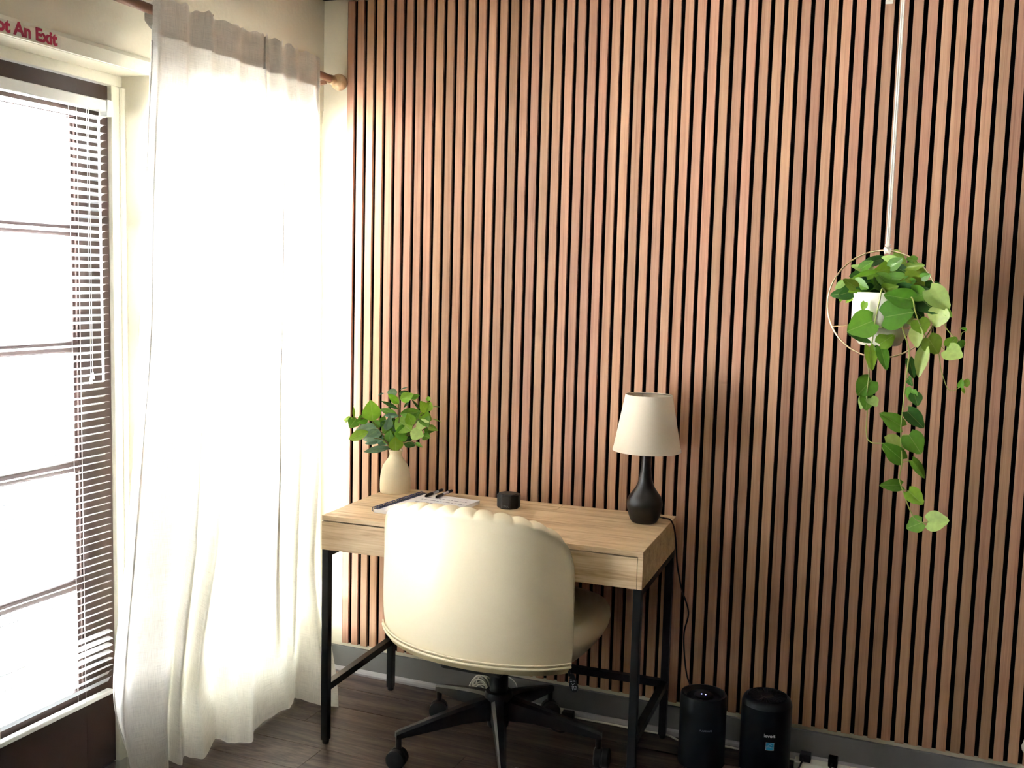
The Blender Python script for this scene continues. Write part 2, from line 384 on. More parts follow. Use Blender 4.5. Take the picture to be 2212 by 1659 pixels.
for k in range(1, 5):
    mb = MB(); mb.box(dloc((DX - 0.036, gy0, zm[k] - 0.016)), dloc((DX - 0.006, gy1, zm[k] + 0.016)), 0.006); mb.build('muntin', M['door'], dr)
for yy in (gy0, gy1):
    s_ = 1 if yy == gy0 else -1
    mb = MB()
    for i, w in enumerate((0.006, 0.014)):
        mb.box(dloc((DX - 0.034 + i * 0.002, min(yy, yy + s_ * w), 0.285)), dloc((DX - 0.006 - i * 0.008, max(yy, yy + s_ * w), 1.945)), 0.002)
    mb.build('glazing_bead', M['door'], dr)
for k in range(5):
    dbox('pane', (DX - 0.024, gy0, zm[k]), (DX - 0.020, gy1, zm[k + 1]), M['glass'])

# --- venetian blinds
def slat_mesh(length, half=0.0125):
    v = []; f = []
    for yy in (0.0, length):
        for k in range(5):
            t = -1 + 2 * k / 4; v.append((t * half, yy, 0.0028 * (1 - t * t)))
    # rounded ends
    for k in range(4): f.append((k, k + 1, 5 + k + 1, 5 + k))
    n = len(v); v += [(p[0], p[1], p[2] - 0.0003) for p in v]
    f += [tuple(reversed([i + n for i in q])) for q in f[:4]]
    f += [(0, 5, 5 + n, n), (4, 4 + n, 9 + n, 9)]
    return mesh('slat', v, f, M['blind'], True)
def blind(name, label, X, y0, y1, ztop, zbot, wand=True):
    root = thing(name, label, 'blind', (X, y1, zbot))
    L_ = y1 - y0; me = slat_mesh(L_)
    def b(nm, a, c, mat, bev=0.0): return MB().box((a[0] - X, a[1] - y1, a[2] - zbot), (c[0] - X, c[1] - y1, c[2] - zbot), bev).build(nm, mat, root)
    b('headrail', (X - 0.014, y0, ztop - 0.032), (X + 0.014, y1, ztop), M['blindrail'], 0.003)
    b('end_bracket', (X - 0.015, y1 - 0.002, ztop - 0.044), (X + 0.019, y1 + 0.022, ztop + 0.002), M['blindrail'], 0.004)
    pitch = 0.0215; z = ztop - 0.052; i = 0
    n = int((z - zbot - 0.016) / pitch)
    for i in range(n + 1):
        o = link('slat', me, root)
        low = n - i
        tilt = math.radians(19 + random.uniform(-1.5, 1.5))
        if low < 8 and low not in (2,): tilt = math.radians([52, 44, 19, 6, -4, -8, -8, -5][low])
        o.location = (random.uniform(-0.0006, 0.0006), -L_, z - i * pitch - zbot)
        o.rotation_euler = (random.uniform(-0.0012, 0.0012), -tilt, 0)
    b('bottom_rail', (X - 0.011, y0, zbot - 0.008), (X + 0.012, y1, zbot + 0.006), M['blindrail'], 0.003)
    for yy in (y1 - 0.115, y0 + 0.115, (y0 + y1) / 2):
        for dx in (-0.0125, 0.0135):
            MB().tube([(dx, yy - y1 + (0.004 if dx > 0 else 0), ztop - 0.03 - zbot), (dx, yy - y1 + (0.004 if dx > 0 else 0), 0)], 0.0007, 5).build('ladder_cord', M['cord'], root)
    if wand:
        z1 = ztop - 0.05 - zbot; z0 = 1.20 - zbot
        MB().tube([(0.02, -0.038, z1), (0.021, -0.034, z0)], 0.0036, 8).build('tilt_wand', M['wand'], root)
        MB().tube([(0.014, -0.028, z1 + 0.02), (0.02, -0.034, z1 + 0.004), (0.02, -0.038, z1 - 0.008)], 0.0022, 6).build('wand_hook', M['cord'], root)
        for k in (0, 1):
            mb = MB(); yy = -0.079 + 0.007 * k; zz = 1.215 - zbot + 0.012 * k
            mb.tube([(0.017, yy, ztop - 0.03 - zbot), (0.018, yy + 0.001, zz)], 0.0008, 5)
            mb.build('lift_cord', M['cord'], root)
            MB().lathe([(0.0012, 0.022), (0.003, 0.018), (0.0055, 0.004), (0.005, 0.0)], 10, (0.018, yy + 0.001, zz - 0.018)).build('cord_tassel', M['white'], root)
    return root
blind('venetian_blind', 'white mini blind hanging on the dark brown door', -0.2035, -1.815, -0.989, 2.002, 0.258)
blind('venetian_blind', 'white mini blind on the window behind the cream curtain', -0.178, -0.83, -0.09, 2.05, 0.20, False)

# --- window behind the curtain
wn = struct(empty('window_1', (-0.22, -0.45, 0.12))); wn['label'] = 'tall window behind the cream curtain'
def wbox(name, a, b, mat, bev=0.0):
    o_ = Vector((-0.22, -0.45, 0.12)); return MB().box(Vector(a) - o_, Vector(b) - o_, bev).build(name, mat, wn)
wbox('window_frame', (-0.245, N0, 0.12), (-0.195, N0 + 0.03, ZH), M['trimwhite'], 0.002)
wbox('window_frame', (-0.245, N1 - 0.03, 0.12), (-0.195, N1, ZH), M['trimwhite'], 0.002)
wbox('window_frame', (-0.245, N0 + 0.03, ZH - 0.035), (-0.195, N1 - 0.03, ZH), M['trimwhite'])
wbox('window_sill', (-0.255, N0 + 0.03, 0.12), (-0.125, N1 - 0.03, 0.15), M['trimwhite'], 0.003)
wbox('mullion', (-0.245, -0.79, 0.15), (-0.20, -0.752, ZH - 0.035), M['trimwhite'], 0.002)
wbox('pane', (-0.225, N0 + 0.03, 0.15), (-0.221, -0.79, ZH - 0.035), M['glass'])
wbox('pane', (-0.225, -0.752, 0.15), (-0.221, N1 - 0.03, ZH - 0.035), M['glass'])
# added, unseen window further along the same wall, for daylight from the left
w2 = struct(empty('added_window', (-0.22, -3.8, 0.88))); w2['label'] = 'added window of the same wall, unseen behind the viewpoint'
o_ = Vector((-0.22, -4.75, 0.88)); w2.location = o_
for a, c in (((-0.245, -5.05, 0.88), (-0.195, -4.45, 0.92)), ((-0.245, -5.05, 2.04), (-0.195, -4.45, ZH)), ((-0.245, -5.05, 0.92), (-0.195, -5.0, 2.04)), ((-0.245, -4.5, 0.92), (-0.195, -4.45, 2.04))):
    MB().box(Vector(a) - o_, Vector(c) - o_, 0.002).build('window_frame', M['trimwhite'], w2)
MB().box(Vector((-0.225, -5.0, 0.92)) - o_, Vector((-0.221, -4.5, 2.04)) - o_).build('pane', M['glass'], w2)

# --- outside: pavement, low block wall below the window
struct(MB().box((-40, -40, -0.12), (XW - 0.15, 40, -0.06)).build('pavement', M['pave']))['label'] = 'pale sunlit pavement outside'
lw = thing('low_block_wall', 'low greenish block wall outside, seen through curtain and blind', 'wall', (-0.75, -0.1, -0.06))
blk = MB().box((0, 0, 0), (0.12, 0.39, 0.186), 0.006).me('block', M['extbrick'])
for r in range(4):
    for k in range(5):
        o = link('block', blk, lw); o.location = (0, -0.55 + k * 0.4 + (0.2 if r % 2 else 0), r * 0.192)

# ================================================================== SLAT WALL
NS = 104
sp = thing('slat_panelling', 'walnut slat panelling on black felt covering the whole back wall', 'panelling', (0, YW, 0.1175))
MB().box((-0.0068, -0.0115, 0.0), (NS * 0.04 - 0.005, -0.0005, 2.3955)).build('felt_backing', M['felt'], sp)
def slat_bar():
    w, d, h, c = 0.0272, 0.0118, 2.3955, 0.0007
    pr = [(0, 0), (0, -d + c), (c, -d), (w - c, -d), (w, -d + c), (w, 0)]
    n = len(pr); v = [(a, b, z) for z in (0, h) for a, b in pr]
    f = [tuple(range(n - 1, -1, -1)), tuple(range(n, 2 * n))] + [(i, (i + 1) % n, n + (i + 1) % n, n + i) for i in range(n)]
    f = [tuple(reversed(q)) for q in f]
    return mesh('slat', v, f, M['slat'])
sm = slat_bar()
for i in range(NS):
    o = link('slat', sm, sp); o.location = (i * 0.04, -0.0095, random.uniform(-0.0012, 0.0012))


# ================================================================== SIGN
sv, sf = text_geo('Not An Exit', 0.0325, 0.0013, 0.0004)
xs = [p.x for p in sv]; wtxt = max(xs)
SY1 = bp(124, 90, 'x', XW + 0.012).y; SX = XW + 0.0115; SZ = 2.0915
sg = thing('exit_notice', 'strip reading Not An Exit in crimson letters above the door', 'sign', (SX, SY1, SZ))
k_ = 0.222 / wtxt
lm = MB(); lm.add([(0.0007 + p.z, (p.x - wtxt) * k_, p.y * k_ * 0.98) for p in sv], sf); lm.build('lettering', M['red'], sg)
MB().box((0, -0.24, -0.004), (0.0005, 0.012, 0.0275)).build('tape_strip', M['tape'], sg)

# ================================================================== CURTAIN ROD
def rodz(y): return 2.2258 + (-0.10 - y) * 0.0165
RX = -0.025
rd = thing('curtain_rod', 'brown wooden curtain rod with a pale round ball finial', 'curtain rod', (RX, -0.05, rodz(-0.05)))
def rl(p): return (p[0] - RX, p[1] + 0.05, p[2] - rodz(-0.05))
MB().tube([rl((RX, y, rodz(y))) for y in (-2.1, -1.4, -0.8, -0.067)], 0.0135, 16).build('rod', M['rod'], rd)
fb = MB(); fb.lathe([(0.015, -0.082), (0.0165, -0.078), (0.0165, -0.062), (0.012, -0.058), (0.012, -0.05)], 20, rl((RX, 0.0, rodz(0))), 'y')
pr = []
for k in range(15):
    a = -PI / 2 + PI * (k + 0.2) / 14.4; pr.append((0.0300 * math.cos(a), -0.0165 - 0.0 + 0.0300 * math.sin(a)))
fb.lathe(pr, 24, rl((RX, -0.001, rodz(0))), 'y'); fb.build('ball_finial', M['finial'], rd)
for yy in (-2.0, -0.105):
    MB().bar(rl((XW, yy, rodz(yy) - 0.03)), rl((RX, yy, rodz(yy) - 0.016)), 0.012, 0.014).build('bracket', M['rod'], rd)

# ================================================================== CURTAIN  (fold lines: pixel column at photo rows 120, 250, 400, 600, 800, 1000, 1200, 1380)
ROWS = [120, 250, 400, 600, 800, 1000, 1200, 1380]
FOLD = [  # px per row, in/out offset (share of amplitude), foot point (px, py) on the floor
 ([328, 321, 316, 309, 300, 289, 274, 253], -0.2, (230, 1672)),
 ([345, 341, 335, 329, 321, 308, 292, 275], 0.55, (285, 1690)),
 ([352, 347, 342, 336, 329, 318, 303, 288], 0.0, (300, 1688)),
 ([403, 404, 403, 402, 395, 387, 378, 362], 0.9, (362, 1664)),
 ([411, 412, 411, 410, 404, 397, 389, 376], -0.75, (352, 1640)),
 ([455, 458, 453, 446, 439, 430, 421, 398], 0.75, (392, 1652)),
 ([462, 466, 461, 454, 447, 438, 430, 408], -0.55, (398, 1634)),
 ([512, 508, 507, 502, 491, 481, 466, 438], 0.9, (440, 1637)),
 ([521, 517, 516, 511, 500, 491, 476, 449], -0.7, (466, 1596)),
 ([562, 556, 536, 535, 530, 524, 516, 500], 0.5, (494, 1604)),
 ([570, 566, 545, 543, 536, 530, 522, 508], -0.1, (520, 1602)),
 ([574, 578, 588, 591, 585, 581, 575, 560], 0.9, (546, 1601)),
 ([580, 586, 596, 599, 593, 590, 585, 570], -0.8, (553, 1572)),
 ([606, 617, 613, 611, 605, 604, 600, 599], 0.8, (606, 1536)),
 ([612, 624, 620, 618, 612, 612, 609, 608], -0.9, (627, 1528)),
 ([636, 641, 644, 648, 650, 647, 640, 632], 0.5, (636, 1508)),
 ([644, 649, 651, 654, 655, 654, 650, 646], -0.4, (646, 1509)),
 ([675, 680, 683, 686, 688, 686, 676, 684], 0.7, (690, 1522)),
 ([681, 685, 687, 690, 691, 690, 683, 690], -0.5, (708, 1524)),
 ([688, 690, 691, 693, 694, 694, 693, 697], 0.2, (731, 1526)),
]
def lerp_rows(vals, py):
    if py <= ROWS[0]: return vals[0]
    for i in range(len(ROWS) - 1):
        if py <= ROWS[i + 1]:
            t = (py - ROWS[i]) / (ROWS[i + 1] - ROWS[i]); return vals[i] + (vals[i + 1] - vals[i]) * t
    return vals[-1] + (vals[-1] - vals[-2]) * (py - ROWS[-1]) / (ROWS[-1] - ROWS[-2]) * 0.8
def smooth(t): t = max(0.0, min(1.0, t)); return t * t * (3 - 2 * t)
ZT = 2.272
NF = len(FOLD)
zs = [ZT - (ZT - 0.0) * k / 110 for k in range(111)]
colsP = []
for (vals, amp, foot) in FOLD:
    fp = bp(foot[0], foot[1], 'z', 0.004); colp = []
    py = 60.0
    for z in zs:
        t = (ZT - z) / ZT
        a = 0.018 + 0.042 * smooth(t * 2.2)
        X = -0.008 + amp * a - 0.006 * smooth(t * 1.5)
        hz = smooth((z - 2.10) / 0.06); X = X * (1 - hz) + (0.010 + amp * 0.014) * hz
        y = -0.5
        for _ in range(3):
            q = pj((X, y, z)); y = y_at(lerp_rows(vals, q[1]), X, z)
        p = Vector((X, y, z))
        wgt = smooth((0.46 - z) / 0.46) ** 1.3
        p.x = p.x * (1 - wgt) + max(fp.x, XW + 0.018) * wgt
        if z < 0.46: p.y = p.y * (1 - wgt) + fp.y * wgt
        colp.append(p)
    colsP.append(colp)
NU = 190
def sheet(z_hi, z_lo, off, name, mat, parent, loc, wav=0.0, skip=0):
    rowsZ = [k for k, z in enumerate(zs) if z_lo - 1e-6 <= z <= z_hi + 1e-6]
    v = []; uv = []; f = []
    for k in rowsZ:
        full = catmull([c[k] for c in colsP], 10); line = full[skip:]
        for i, p in enumerate(line):
            u = (i + skip) / (len(full) - 1); z = zs[k]
            nn = noise.noise(Vector((u * 26, z * 2.1, 3.3))) * 0.006 + noise.noise(Vector((u * 60, z * 5.0, 8.1))) * 0.0022
            env = 1.0 if z > 0.05 else 0.4
            of2 = off if off > -0.01 else off * min(1.0, max(0.0, (z - 2.166) / 0.035))
            q = p + Vector((nn * env + of2, nn * 0.4 * env, 0))
            if z > ZT - 0.075 and wav: q.z += wav * noise.noise(Vector((u * 45, 0, 1.7))) * smooth((z - ZT + 0.075) / 0.075)
            lift = 0.006 if z < 0.03 else 0.0
            q.z = max(q.z, 0.0015) + lift * abs(noise.noise(Vector((u * 30, 5, 2))))
            q.x = max(q.x, XW + 0.014) if z < 2.1 else q.x
            v.append(q - loc); uv.append((u * 1.35, z))
    m = len(line)
    for a in range(len(rowsZ) - 1):
        for i in range(m - 1): f.append((a * m + i, a * m + i + 1, (a + 1) * m + i + 1, (a + 1) * m + i))
    return link(name, mesh(name, v, f, mat, True, uv), parent)
CL = Vector((0.0, -0.55, 0.0))
ct = thing('curtain', 'cream linen curtain pooling on the floor beside the door', 'curtain', CL)
sheet(2.20, 0.0, 0.0, 'panel', M['curtain'], ct, CL)
sheet(ZT, 2.165, 0.0032, 'rod_pocket', M['header'], ct, CL, 0.016)
sheet(ZT, 2.165, -0.056, 'rod_pocket', M['header'], ct, CL, 0.016, 16)
hm = colsP[0]
MB().tube([p - CL for p in hm[6:-2]], 0.0022, 6).build('side_hem', M['header'], ct)

# ================================================================== DESK
DT = 0.0416; DW, DD, DH, DBOT = 1.0447, 0.4997, 0.7606, 0.6492
dk = thing('desk', 'light oak writing desk with black metal legs against the slat wall', 'desk', (0.2612, -0.5578, 0), DT)
TT = 0.0155
# top with an oak cable flap at its back edge
fx0, fx1, fy0 = 0.27, 0.655, DD - 0.118
mb = MB(); mb.box((0, 0, DH - TT), (DW, fy0 - 0.0022, DH), 0.0008); mb.build('desk_top', M['oak'], dk)
def corner_fill(sx, x0):
    pts = [(x0, fy0 - 0.0022), (x0 + sx * 0.045, fy0 - 0.0022)]; return pts
for a, b in ((0.0, fx0 - 0.0022), (fx1 + 0.0022, DW)):
    MB().box((a, fy0 - 0.0022, DH - TT), (b, DD, DH), 0.0005).build('desk_top', M['oak'], dk)
RR = 0.045
def prism(poly, z0, z1):
    n = len(poly); v = [(a, b, z) for z in (z0, z1) for a, b in poly]
    return v, [tuple(range(n - 1, -1, -1)), tuple(range(n, 2 * n))] + [(i, (i + 1) % n, n + (i + 1) % n, n + i) for i in range(n)]
poly = [(fx0, DD)] + [(fx0 + RR - RR * math.cos(a), fy0 + RR - RR * math.sin(a)) for a in [PI / 2 * k / 8 for k in range(9)]]
poly += [(fx1 - RR + RR * math.sin(a), fy0 + RR - RR * math.cos(a)) for a in [PI / 2 * k / 8 for k in range(9)]] + [(fx1, DD)]
mb = MB(); mb.add(*prism(poly[::-1][::-1], DH - TT, DH - 0.0002)); mb.build('cable_flap', M['oak'], dk)
for sx, x0 in ((1, fx0 - 0.0022), (-1, fx1 + 0.0022)):     # rounded inner corners of the opening
    r2 = RR + 0.0022
    pg = [(x0, fy0 - 0.0022)] + [(x0 + sx * (r2 - r2 * math.cos(a)), fy0 + RR - r2 * math.sin(a)) for a in [PI / 2 * k / 8 for k in range(9)]]
    if sx > 0: pg = pg
    mb = MB(); mb.add(*prism(pg, DH - TT, DH)); mb.build('desk_top', M['oak'], dk)
MB().box((0.02, 0.02, DH - TT - 0.006), (DW - 0.02, DD - 0.005, DH - TT - 0.001)).build('dark_gap_backing', M['lampcord'], dk)  # black sheet under the top so the flap gap reads dark
for a, b in ((0.0, 0.5 * DW - 0.0012), (0.5 * DW + 0.0012, DW - 0.0165)):
    MB().box((a, 0.0, DBOT), (b, 0.016, DH - TT - 0.004), 0.0008).build('drawer_front', M['oak'], dk)
for a in (0.0, DW - 0.0155):
    MB().box((a, 0.0165 if a == 0 else 0.0, DBOT), (a + 0.0155, DD, DH - TT), 0.0006).build('side_panel', M['oak'], dk)
MB().box((0.0155, DD - 0.014, DBOT), (DW - 0.0155, DD, DH - TT)).build('back_panel', M['oak'], dk)
MB().box((0.0155, 0.016, DBOT + 0.002), (DW - 0.0155, DD - 0.014, DBOT + 0.01)).build('drawer_bottom', M['lampcord'], dk)
LW = 0.0245
for a in (0.001, DW - LW - 0.001):
    for b in (0.001, DD - LW - 0.001):
        mb = MB(); mb.box((a, b, 0.012), (a + LW, b + LW, DBOT), 0.0015); lg = mb.build('leg', M['black'], dk)
        MB().lathe([(0.010, 0.0), (0.0118, 0.003), (0.0118, 0.0125)], 14, (a + LW / 2, b + LW / 2, 0)).build('foot_cap', M['blackpl'], lg)
    MB().box((a, LW, 0.178), (a + LW, DD - LW, 0.202), 0.001).build('side_stretcher', M['black'], dk)
    MB().box((a, LW, DBOT - 0.0225), (a + LW, DD - LW, DBOT), 0.001).build('top_rail', M['black'], dk)
MB().box((LW, DD - LW - 0.001, 0.178), (DW - LW, DD - 0.001, 0.202), 0.001).build('back_stretcher', M['black'], dk)
MB().box((LW, DD - LW - 0.001, DBOT - 0.0225), (DW - LW, DD - 0.001, DBOT), 0.001).build('top_rail', M['black'], dk)

# ================================================================== OFFICE CHAIR
CX, CY = 0.807, -0.360
ch = thing('office_chair', 'cream vinyl armless swivel chair pushed under the oak desk', 'chair', (CX, CY, 0))
BR, BPH = 0.3304, math.radians(151.2)
hub = MB(); hub.lathe([(0.022, 0.085), (0.034, 0.09), (0.038, 0.12), (0.037, 0.165), (0.044, 0.172), (0.047, 0.19), (0.042, 0.205), (0.03, 0.208)], 28); hub.build('base_hub', M['black'], ch)
cyl = MB(); cyl.lathe([(0.030, 0.195), (0.030, 0.335), (0.026, 0.34), (0.026, 0.40)], 24); cyl.build('gas_column', M['black'], ch)
MB().box((-0.10, -0.235, 0.343), (0.10, 0.13, 0.388), 0.01).build('tilt_mechanism', M['blackpl'], ch)
wheel = MB(); wheel.lathe([(0.009, -0.025), (0.0255, -0.025), (0.0305, -0.021), (0.031, -0.004), (0.027, -0.003), (0.027, 0.003), (0.031, 0.004), (0.0305, 0.021), (0.0255, 0.025), (0.009, 0.025)], 28, (0, 0, 0), 'x')
wheel_me = wheel.me('caster', M['blackpl'])
for k in range(5):
    a = BPH + 2 * PI * k / 5; d = Vector((math.cos(a), math.sin(a), 0)); s_ = Vector((-d.y, d.x, 0))
    secs = []
    for t, w, zt, zb in ((0.028, 0.026, 0.190, 0.118), (0.12, 0.021, 0.172, 0.118), (0.22, 0.016, 0.146, 0.105), (BR - 0.005, 0.0115, 0.118, 0.093), (BR + 0.010, 0.010, 0.112, 0.093)):
        p = d * t
        secs.append([p + s_ * (sx * w) + Vector((0, 0, z)) for sx, z in ((-1, zb), (-1, zt - 0.008), (-0.55, zt), (0.55, zt), (1, zt - 0.008), (1, zb))])
    v = [q for s2 in secs for q in s2]; n = 6; f = []
    for i in range(len(secs) - 1):
        for j in range(n): f.append((i * n + j, (i + 1) * n + j, (i + 1) * n + (j + 1) % n, i * n + (j + 1) % n))
    f += [tuple(range(n)), tuple(reversed(range((len(secs) - 1) * n, len(secs) * n)))]
    arm = link('base_arm', mesh('base_arm', v, f, M['black']), ch)
    o = MB(); o.lathe([(0.0095, 0.055), (0.0095, 0.1)], 14, d * BR); o.build('caster_stem', M['black'], arm)
    off = [-1.25, -1.45, 2.2, 0.15, -1.0][k]
    w = link('caster', wheel_me, ch); w.location = d * BR + Vector((0.012 * math.cos(off), 0.012 * math.sin(off), 0.0311)); w.rotation_euler = (0, 0, off)
# seat cushion
def superell(a, b, e, th):
    c, s = math.cos(th), math.sin(th); return (a * math.copysign(abs(c) ** (2 / e), c), b * math.copysign(abs(s) ** (2 / e), s))
v = []; f = []; NSg = 64
prof = [(0.372, 0.62), (0.374, 0.80), (0.385, 0.885), (0.405, 0.945), (0.43, 0.985), (0.452, 1.0), (0.474, 0.992), (0.490, 0.962), (0.500, 0.90), (0.505, 0.78), (0.507, 0.5), (0.508, 0.2)]
for z, s_ in prof:
    for k in range(NSg):
        x, y = superell(0.325, 0.285, 3.4, 2 * PI * k / NSg); sag = 0.0
        v.append((x * s_ + 0.003, y * s_ + 0.015, z - (0.012 * (x / 0.33) ** 2 if z > 0.48 else 0) * 0))
for i in range(len(prof) - 1):
    for k in range(NSg): f.append((i * NSg + k, i * NSg + (k + 1) % NSg, (i + 1) * NSg + (k + 1) % NSg, (i + 1) * NSg + k))
f += [tuple(range(NSg - 1, -1, -1)), tuple((len(prof) - 1) * NSg + k for k in range(NSg))]
seat = link('seat', mesh('seat', v, f, M['vinyl'], True), ch)
# wrap-around backrest
BA, BBx, BYC = 0.335, 0.215, -0.13
NTH = 180; THM = math.radians(70)
def back_pt(th, r, z):      # r = inset from the outer skin
    lean = 0.020 * (z - 0.42) / 0.45
    nx, ny = math.sin(th), -math.cos(th)
    return Vector((BA * math.sin(th) - nx * r, BYC - BBx * math.cos(th) - ny * r - lean * math.cos(th) ** 2, z))
def ztop(s):
    base = 0.872 - 0.052 * s * s - (0.012 * s if s > 0 else 0)
    return 0.60 + (base - 0.60) * max(0.0, 1 - abs(s) ** (9 if s < 0 else 7)) ** (0.22 if s < 0 else 0.27)
def zbot(s): return 0.419 - 0.010 * s + 0.016 * max(0.0, -s) ** 3
prof2 = []      # (inset share, height share)
for t in [0, .08, .2, .35, .5, .65, .8, .9]: prof2.append((0.010 * (1 - math.sin(PI * t)) if t < 0.9 else 0.008, t, 'o'))
v = []; f = []; L_ = None
for i in range(NTH + 1):
    s_ = -1 + 2 * i / NTH; th = s_ * THM
    zt, zb = ztop(s_), zbot(s_); H = zt - zb
    T = 0.075 * max(0.12, (1 - abs(s_) ** 6)) ** 0.6 + 0.006
    chn = abs(math.sin(PI * s_ * THM / math.radians(10.6) + 0.4))          # channel tufting on the inner side
    bul = 0.012 * (chn ** 0.4) - 0.010
    loop = []
    for t in (0.0, 0.03, 0.10, 0.22, 0.36, 0.50, 0.64, 0.78, 0.88, 0.94): loop.append((0.006 * (1 - math.sin(PI * min(1, t * 1.05))) , zb + H * t))
    R2 = T / 2
    for k in range(1, 9):
        a = PI * k / 9; loop.append((R2 - R2 * math.cos(a), zt - 0.030 + 0.030 * math.sin(a) + bul * math.sin(a) * 1.0))
    for t in (0.9, 0.75, 0.55, 0.35, 0.15, 0.04, 0.0): loop.append((T + bul, zb + 0.004 + (H - 0.034) * t))
    loop.append((T * 0.5, zb - 0.004))
    L_ = len(loop)
    for r, z in loop: v.append(back_pt(th, r, z))
for i in range(NTH):
    for k in range(L_): f.append((i * L_ + k, (i + 1) * L_ + k, (i + 1) * L_ + (k + 1) % L_, i * L_ + (k + 1) % L_))
f += [tuple(range(L_)), tuple(reversed(range(NTH * L_, (NTH + 1) * L_)))]
back = link('backrest', mesh('backrest', v, f, M['vinyl'], True), ch)
for dz, rr in ((0.012, 0.0026), (0.0005, 0.0042)):
    MB().tube([back_pt((-1 + 2 * i / 80) * THM * 0.97, -0.001 + 0.0005, zbot(-1 + 2 * i / 80) + dz) for i in range(81)], rr, 6).build('piping', M['vinyl'], back)
v = []; f = []
for i in range(61):
    s_ = -0.97 + 1.94 * i / 60; th = s_ * THM
    v += [back_pt(th, 0.002, zbot(s_) + 0.002), back_pt(th, 0.012, zbot(s_) - 0.022), back_pt(th, 0.045, zbot(s_) - 0.024), back_pt(th, 0.045, zbot(s_) + 0.002)]
for i in range(60):
    for k in range(4): f.append((i * 4 + k, (i + 1) * 4 + k, (i + 1) * 4 + (k + 1) % 4, i * 4 + (k + 1) % 4))
f += [(0, 1, 2, 3), (243, 242, 241, 240)]
link('mesh_band', mesh('mesh_band', v, f, M['vinylmesh']), back)
# lever with paddle
pt = bp(1236, 1478, 'y', CY + 0.04); pl = pt - Vector((CX, CY, 0))
lv = MB(); lv.tube([(0.09, 0.03, 0.37), (0.2, 0.035, 0.375), (pl.x - 0.016, pl.y, pl.z + 0.075), (pl.x - 0.010, pl.y, pl.z + 0.025)], 0.004, 8); lever = lv.build('height_lever', M['blackpl'], ch)
vp = [(-0.006, 0.034), (0.004, 0.034), (0.013, 0.012), (0.0165, -0.008), (0.0115, -0.021), (0.0, -0.025), (-0.0105, -0.021), (-0.015, -0.006), (-0.0125, 0.014)]
def pp(a, b, d): return Vector((pl.x + a + 0.004 - b * 0.12, pl.y + d - a * 0.25, pl.z + b))
n = len(vp); v = [pp(a, b, -0.003) for a, b in vp] + [pp(a, b, 0.003) for a, b in vp]
f = [tuple(range(n))[::-1], tuple(range(n, 2 * n))] + [(i, (i + 1) % n, n + (i + 1) % n, n + i) for i in range(n)]
f = [tuple(reversed(q)) for q in f]
pad = link('lever_paddle', mesh('lever_paddle', v, f, M['blackpl']), lever)
ic = MB()
def stroke(a, b, w=0.0016):
    a = Vector(a); b = Vector(b); d = (b - a).normalized(); s2 = Vector((-d.y, d.x)) * w / 2
    q = [a - s2, b - s2, b + s2, a + s2]; ic.add([pp(p.x, p.y, -0.0034) for p in q], [(0, 1, 2, 3)])
for a, b in (((-.012, .012), (-.003, .0145)), ((-.010, .008), (-.002, .0105)), ((.001, .0145), (.009, .0165)), ((.002, .0105), (.010, .0125)),
             ((-.007, .004), (-.001, -.001)), ((-.001, -.001), (.006, .006)), ((-.001, -.001), (-.001, -.007)), ((-.008, -.006), (.003, -.005)), ((-.008, -.006), (-.007, -.014)),
             ((-.002, -.007), (-.004, -.019)), ((.002, -.006), (.003, -.015)), ((.005, -.004), (.013, -.004)), ((.007, -.008), (.012, -.008)), ((.006, -.012), (.011, -.011))): stroke(a, b)
link('lever_icons', ic.me('lever_icons', M['printwhite']), pad)

# ================================================================== ON THE DESK
# --- table lamp
LP = bp(1391, 1127, 'z', DH); LP.z = DH
lp = thing('table_lamp', 'black bottle-shaped table lamp with an off-white linen shade', 'lamp', LP)
base = [(0.034, 0.0), (0.041, 0.003), (0.050, 0.022), (0.0565, 0.048), (0.0575, 0.062), (0.053, 0.080), (0.041, 0.098), (0.029, 0.116), (0.0215, 0.138), (0.0175, 0.165), (0.0155, 0.195), (0.0155, 0.225)]
bs = [Vector((a, b, 0)) for a, b in base]; bs = [(p.x, p.y) for p in catmull(bs, 5)]
MB().lathe(bs, 44).build('lamp_base', M['blackceramic'], lp)
MB().lathe([(0.013, 0.22), (0.013, 0.268), (0.017, 0.27), (0.017, 0.30)], 20).build('bulb_socket', M['blackpl'], lp)
MB().lathe([(0.010, 0.30), (0.020, 0.33), (0.026, 0.355), (0.021, 0.378), (0.008, 0.388)], 20).build('light_bulb', M['printwhite'], lp)
z0, z1, r0, r1 = 0.232, 0.412, 0.1085, 0.0745
so = [(r0, z0), (r1, z1), (r1 - 0.0012, z1), (r0 - 0.0012, z0), (r0, z0)]
shd = MB().lathe(so, 56, cap=False).build('lamp_shade', M['shade'], lp)
for rr, zz in ((r0 + 0.0003, z0), (r1 + 0.0003, z1 - 0.009)):
    sl = (r1 - r0) / (z1 - z0)
    MB().lathe([(rr, zz), (rr + 0.0008, zz), (rr + 0.0008 + sl * 0.009, zz + 0.009), (rr + sl * 0.009, zz + 0.009), (rr, zz)], 56, cap=False).build('shade_trim', M['shade'], shd)
sp_ = MB(); sp_.tube([(r1 * math.cos(2 * PI * k / 40) * 0.99, r1 * math.sin(2 * PI * k / 40) * 0.99, z1 - 0.004) for k in range(40)], 0.0014, 6, closed=True)
for k in range(3): sp_.tube([(0.016 * math.cos(2.1 * k), 0.016 * math.sin(2.1 * k), 0.27), (r1 * 0.98 * math.cos(2.1 * k), r1 * 0.98 * math.sin(2.1 * k), z1 - 0.006)], 0.0011, 5)
sp_.build('shade_spider', M['silver'], shd)
def P3(px, py, ax, val): return bp(px, py, ax, val)
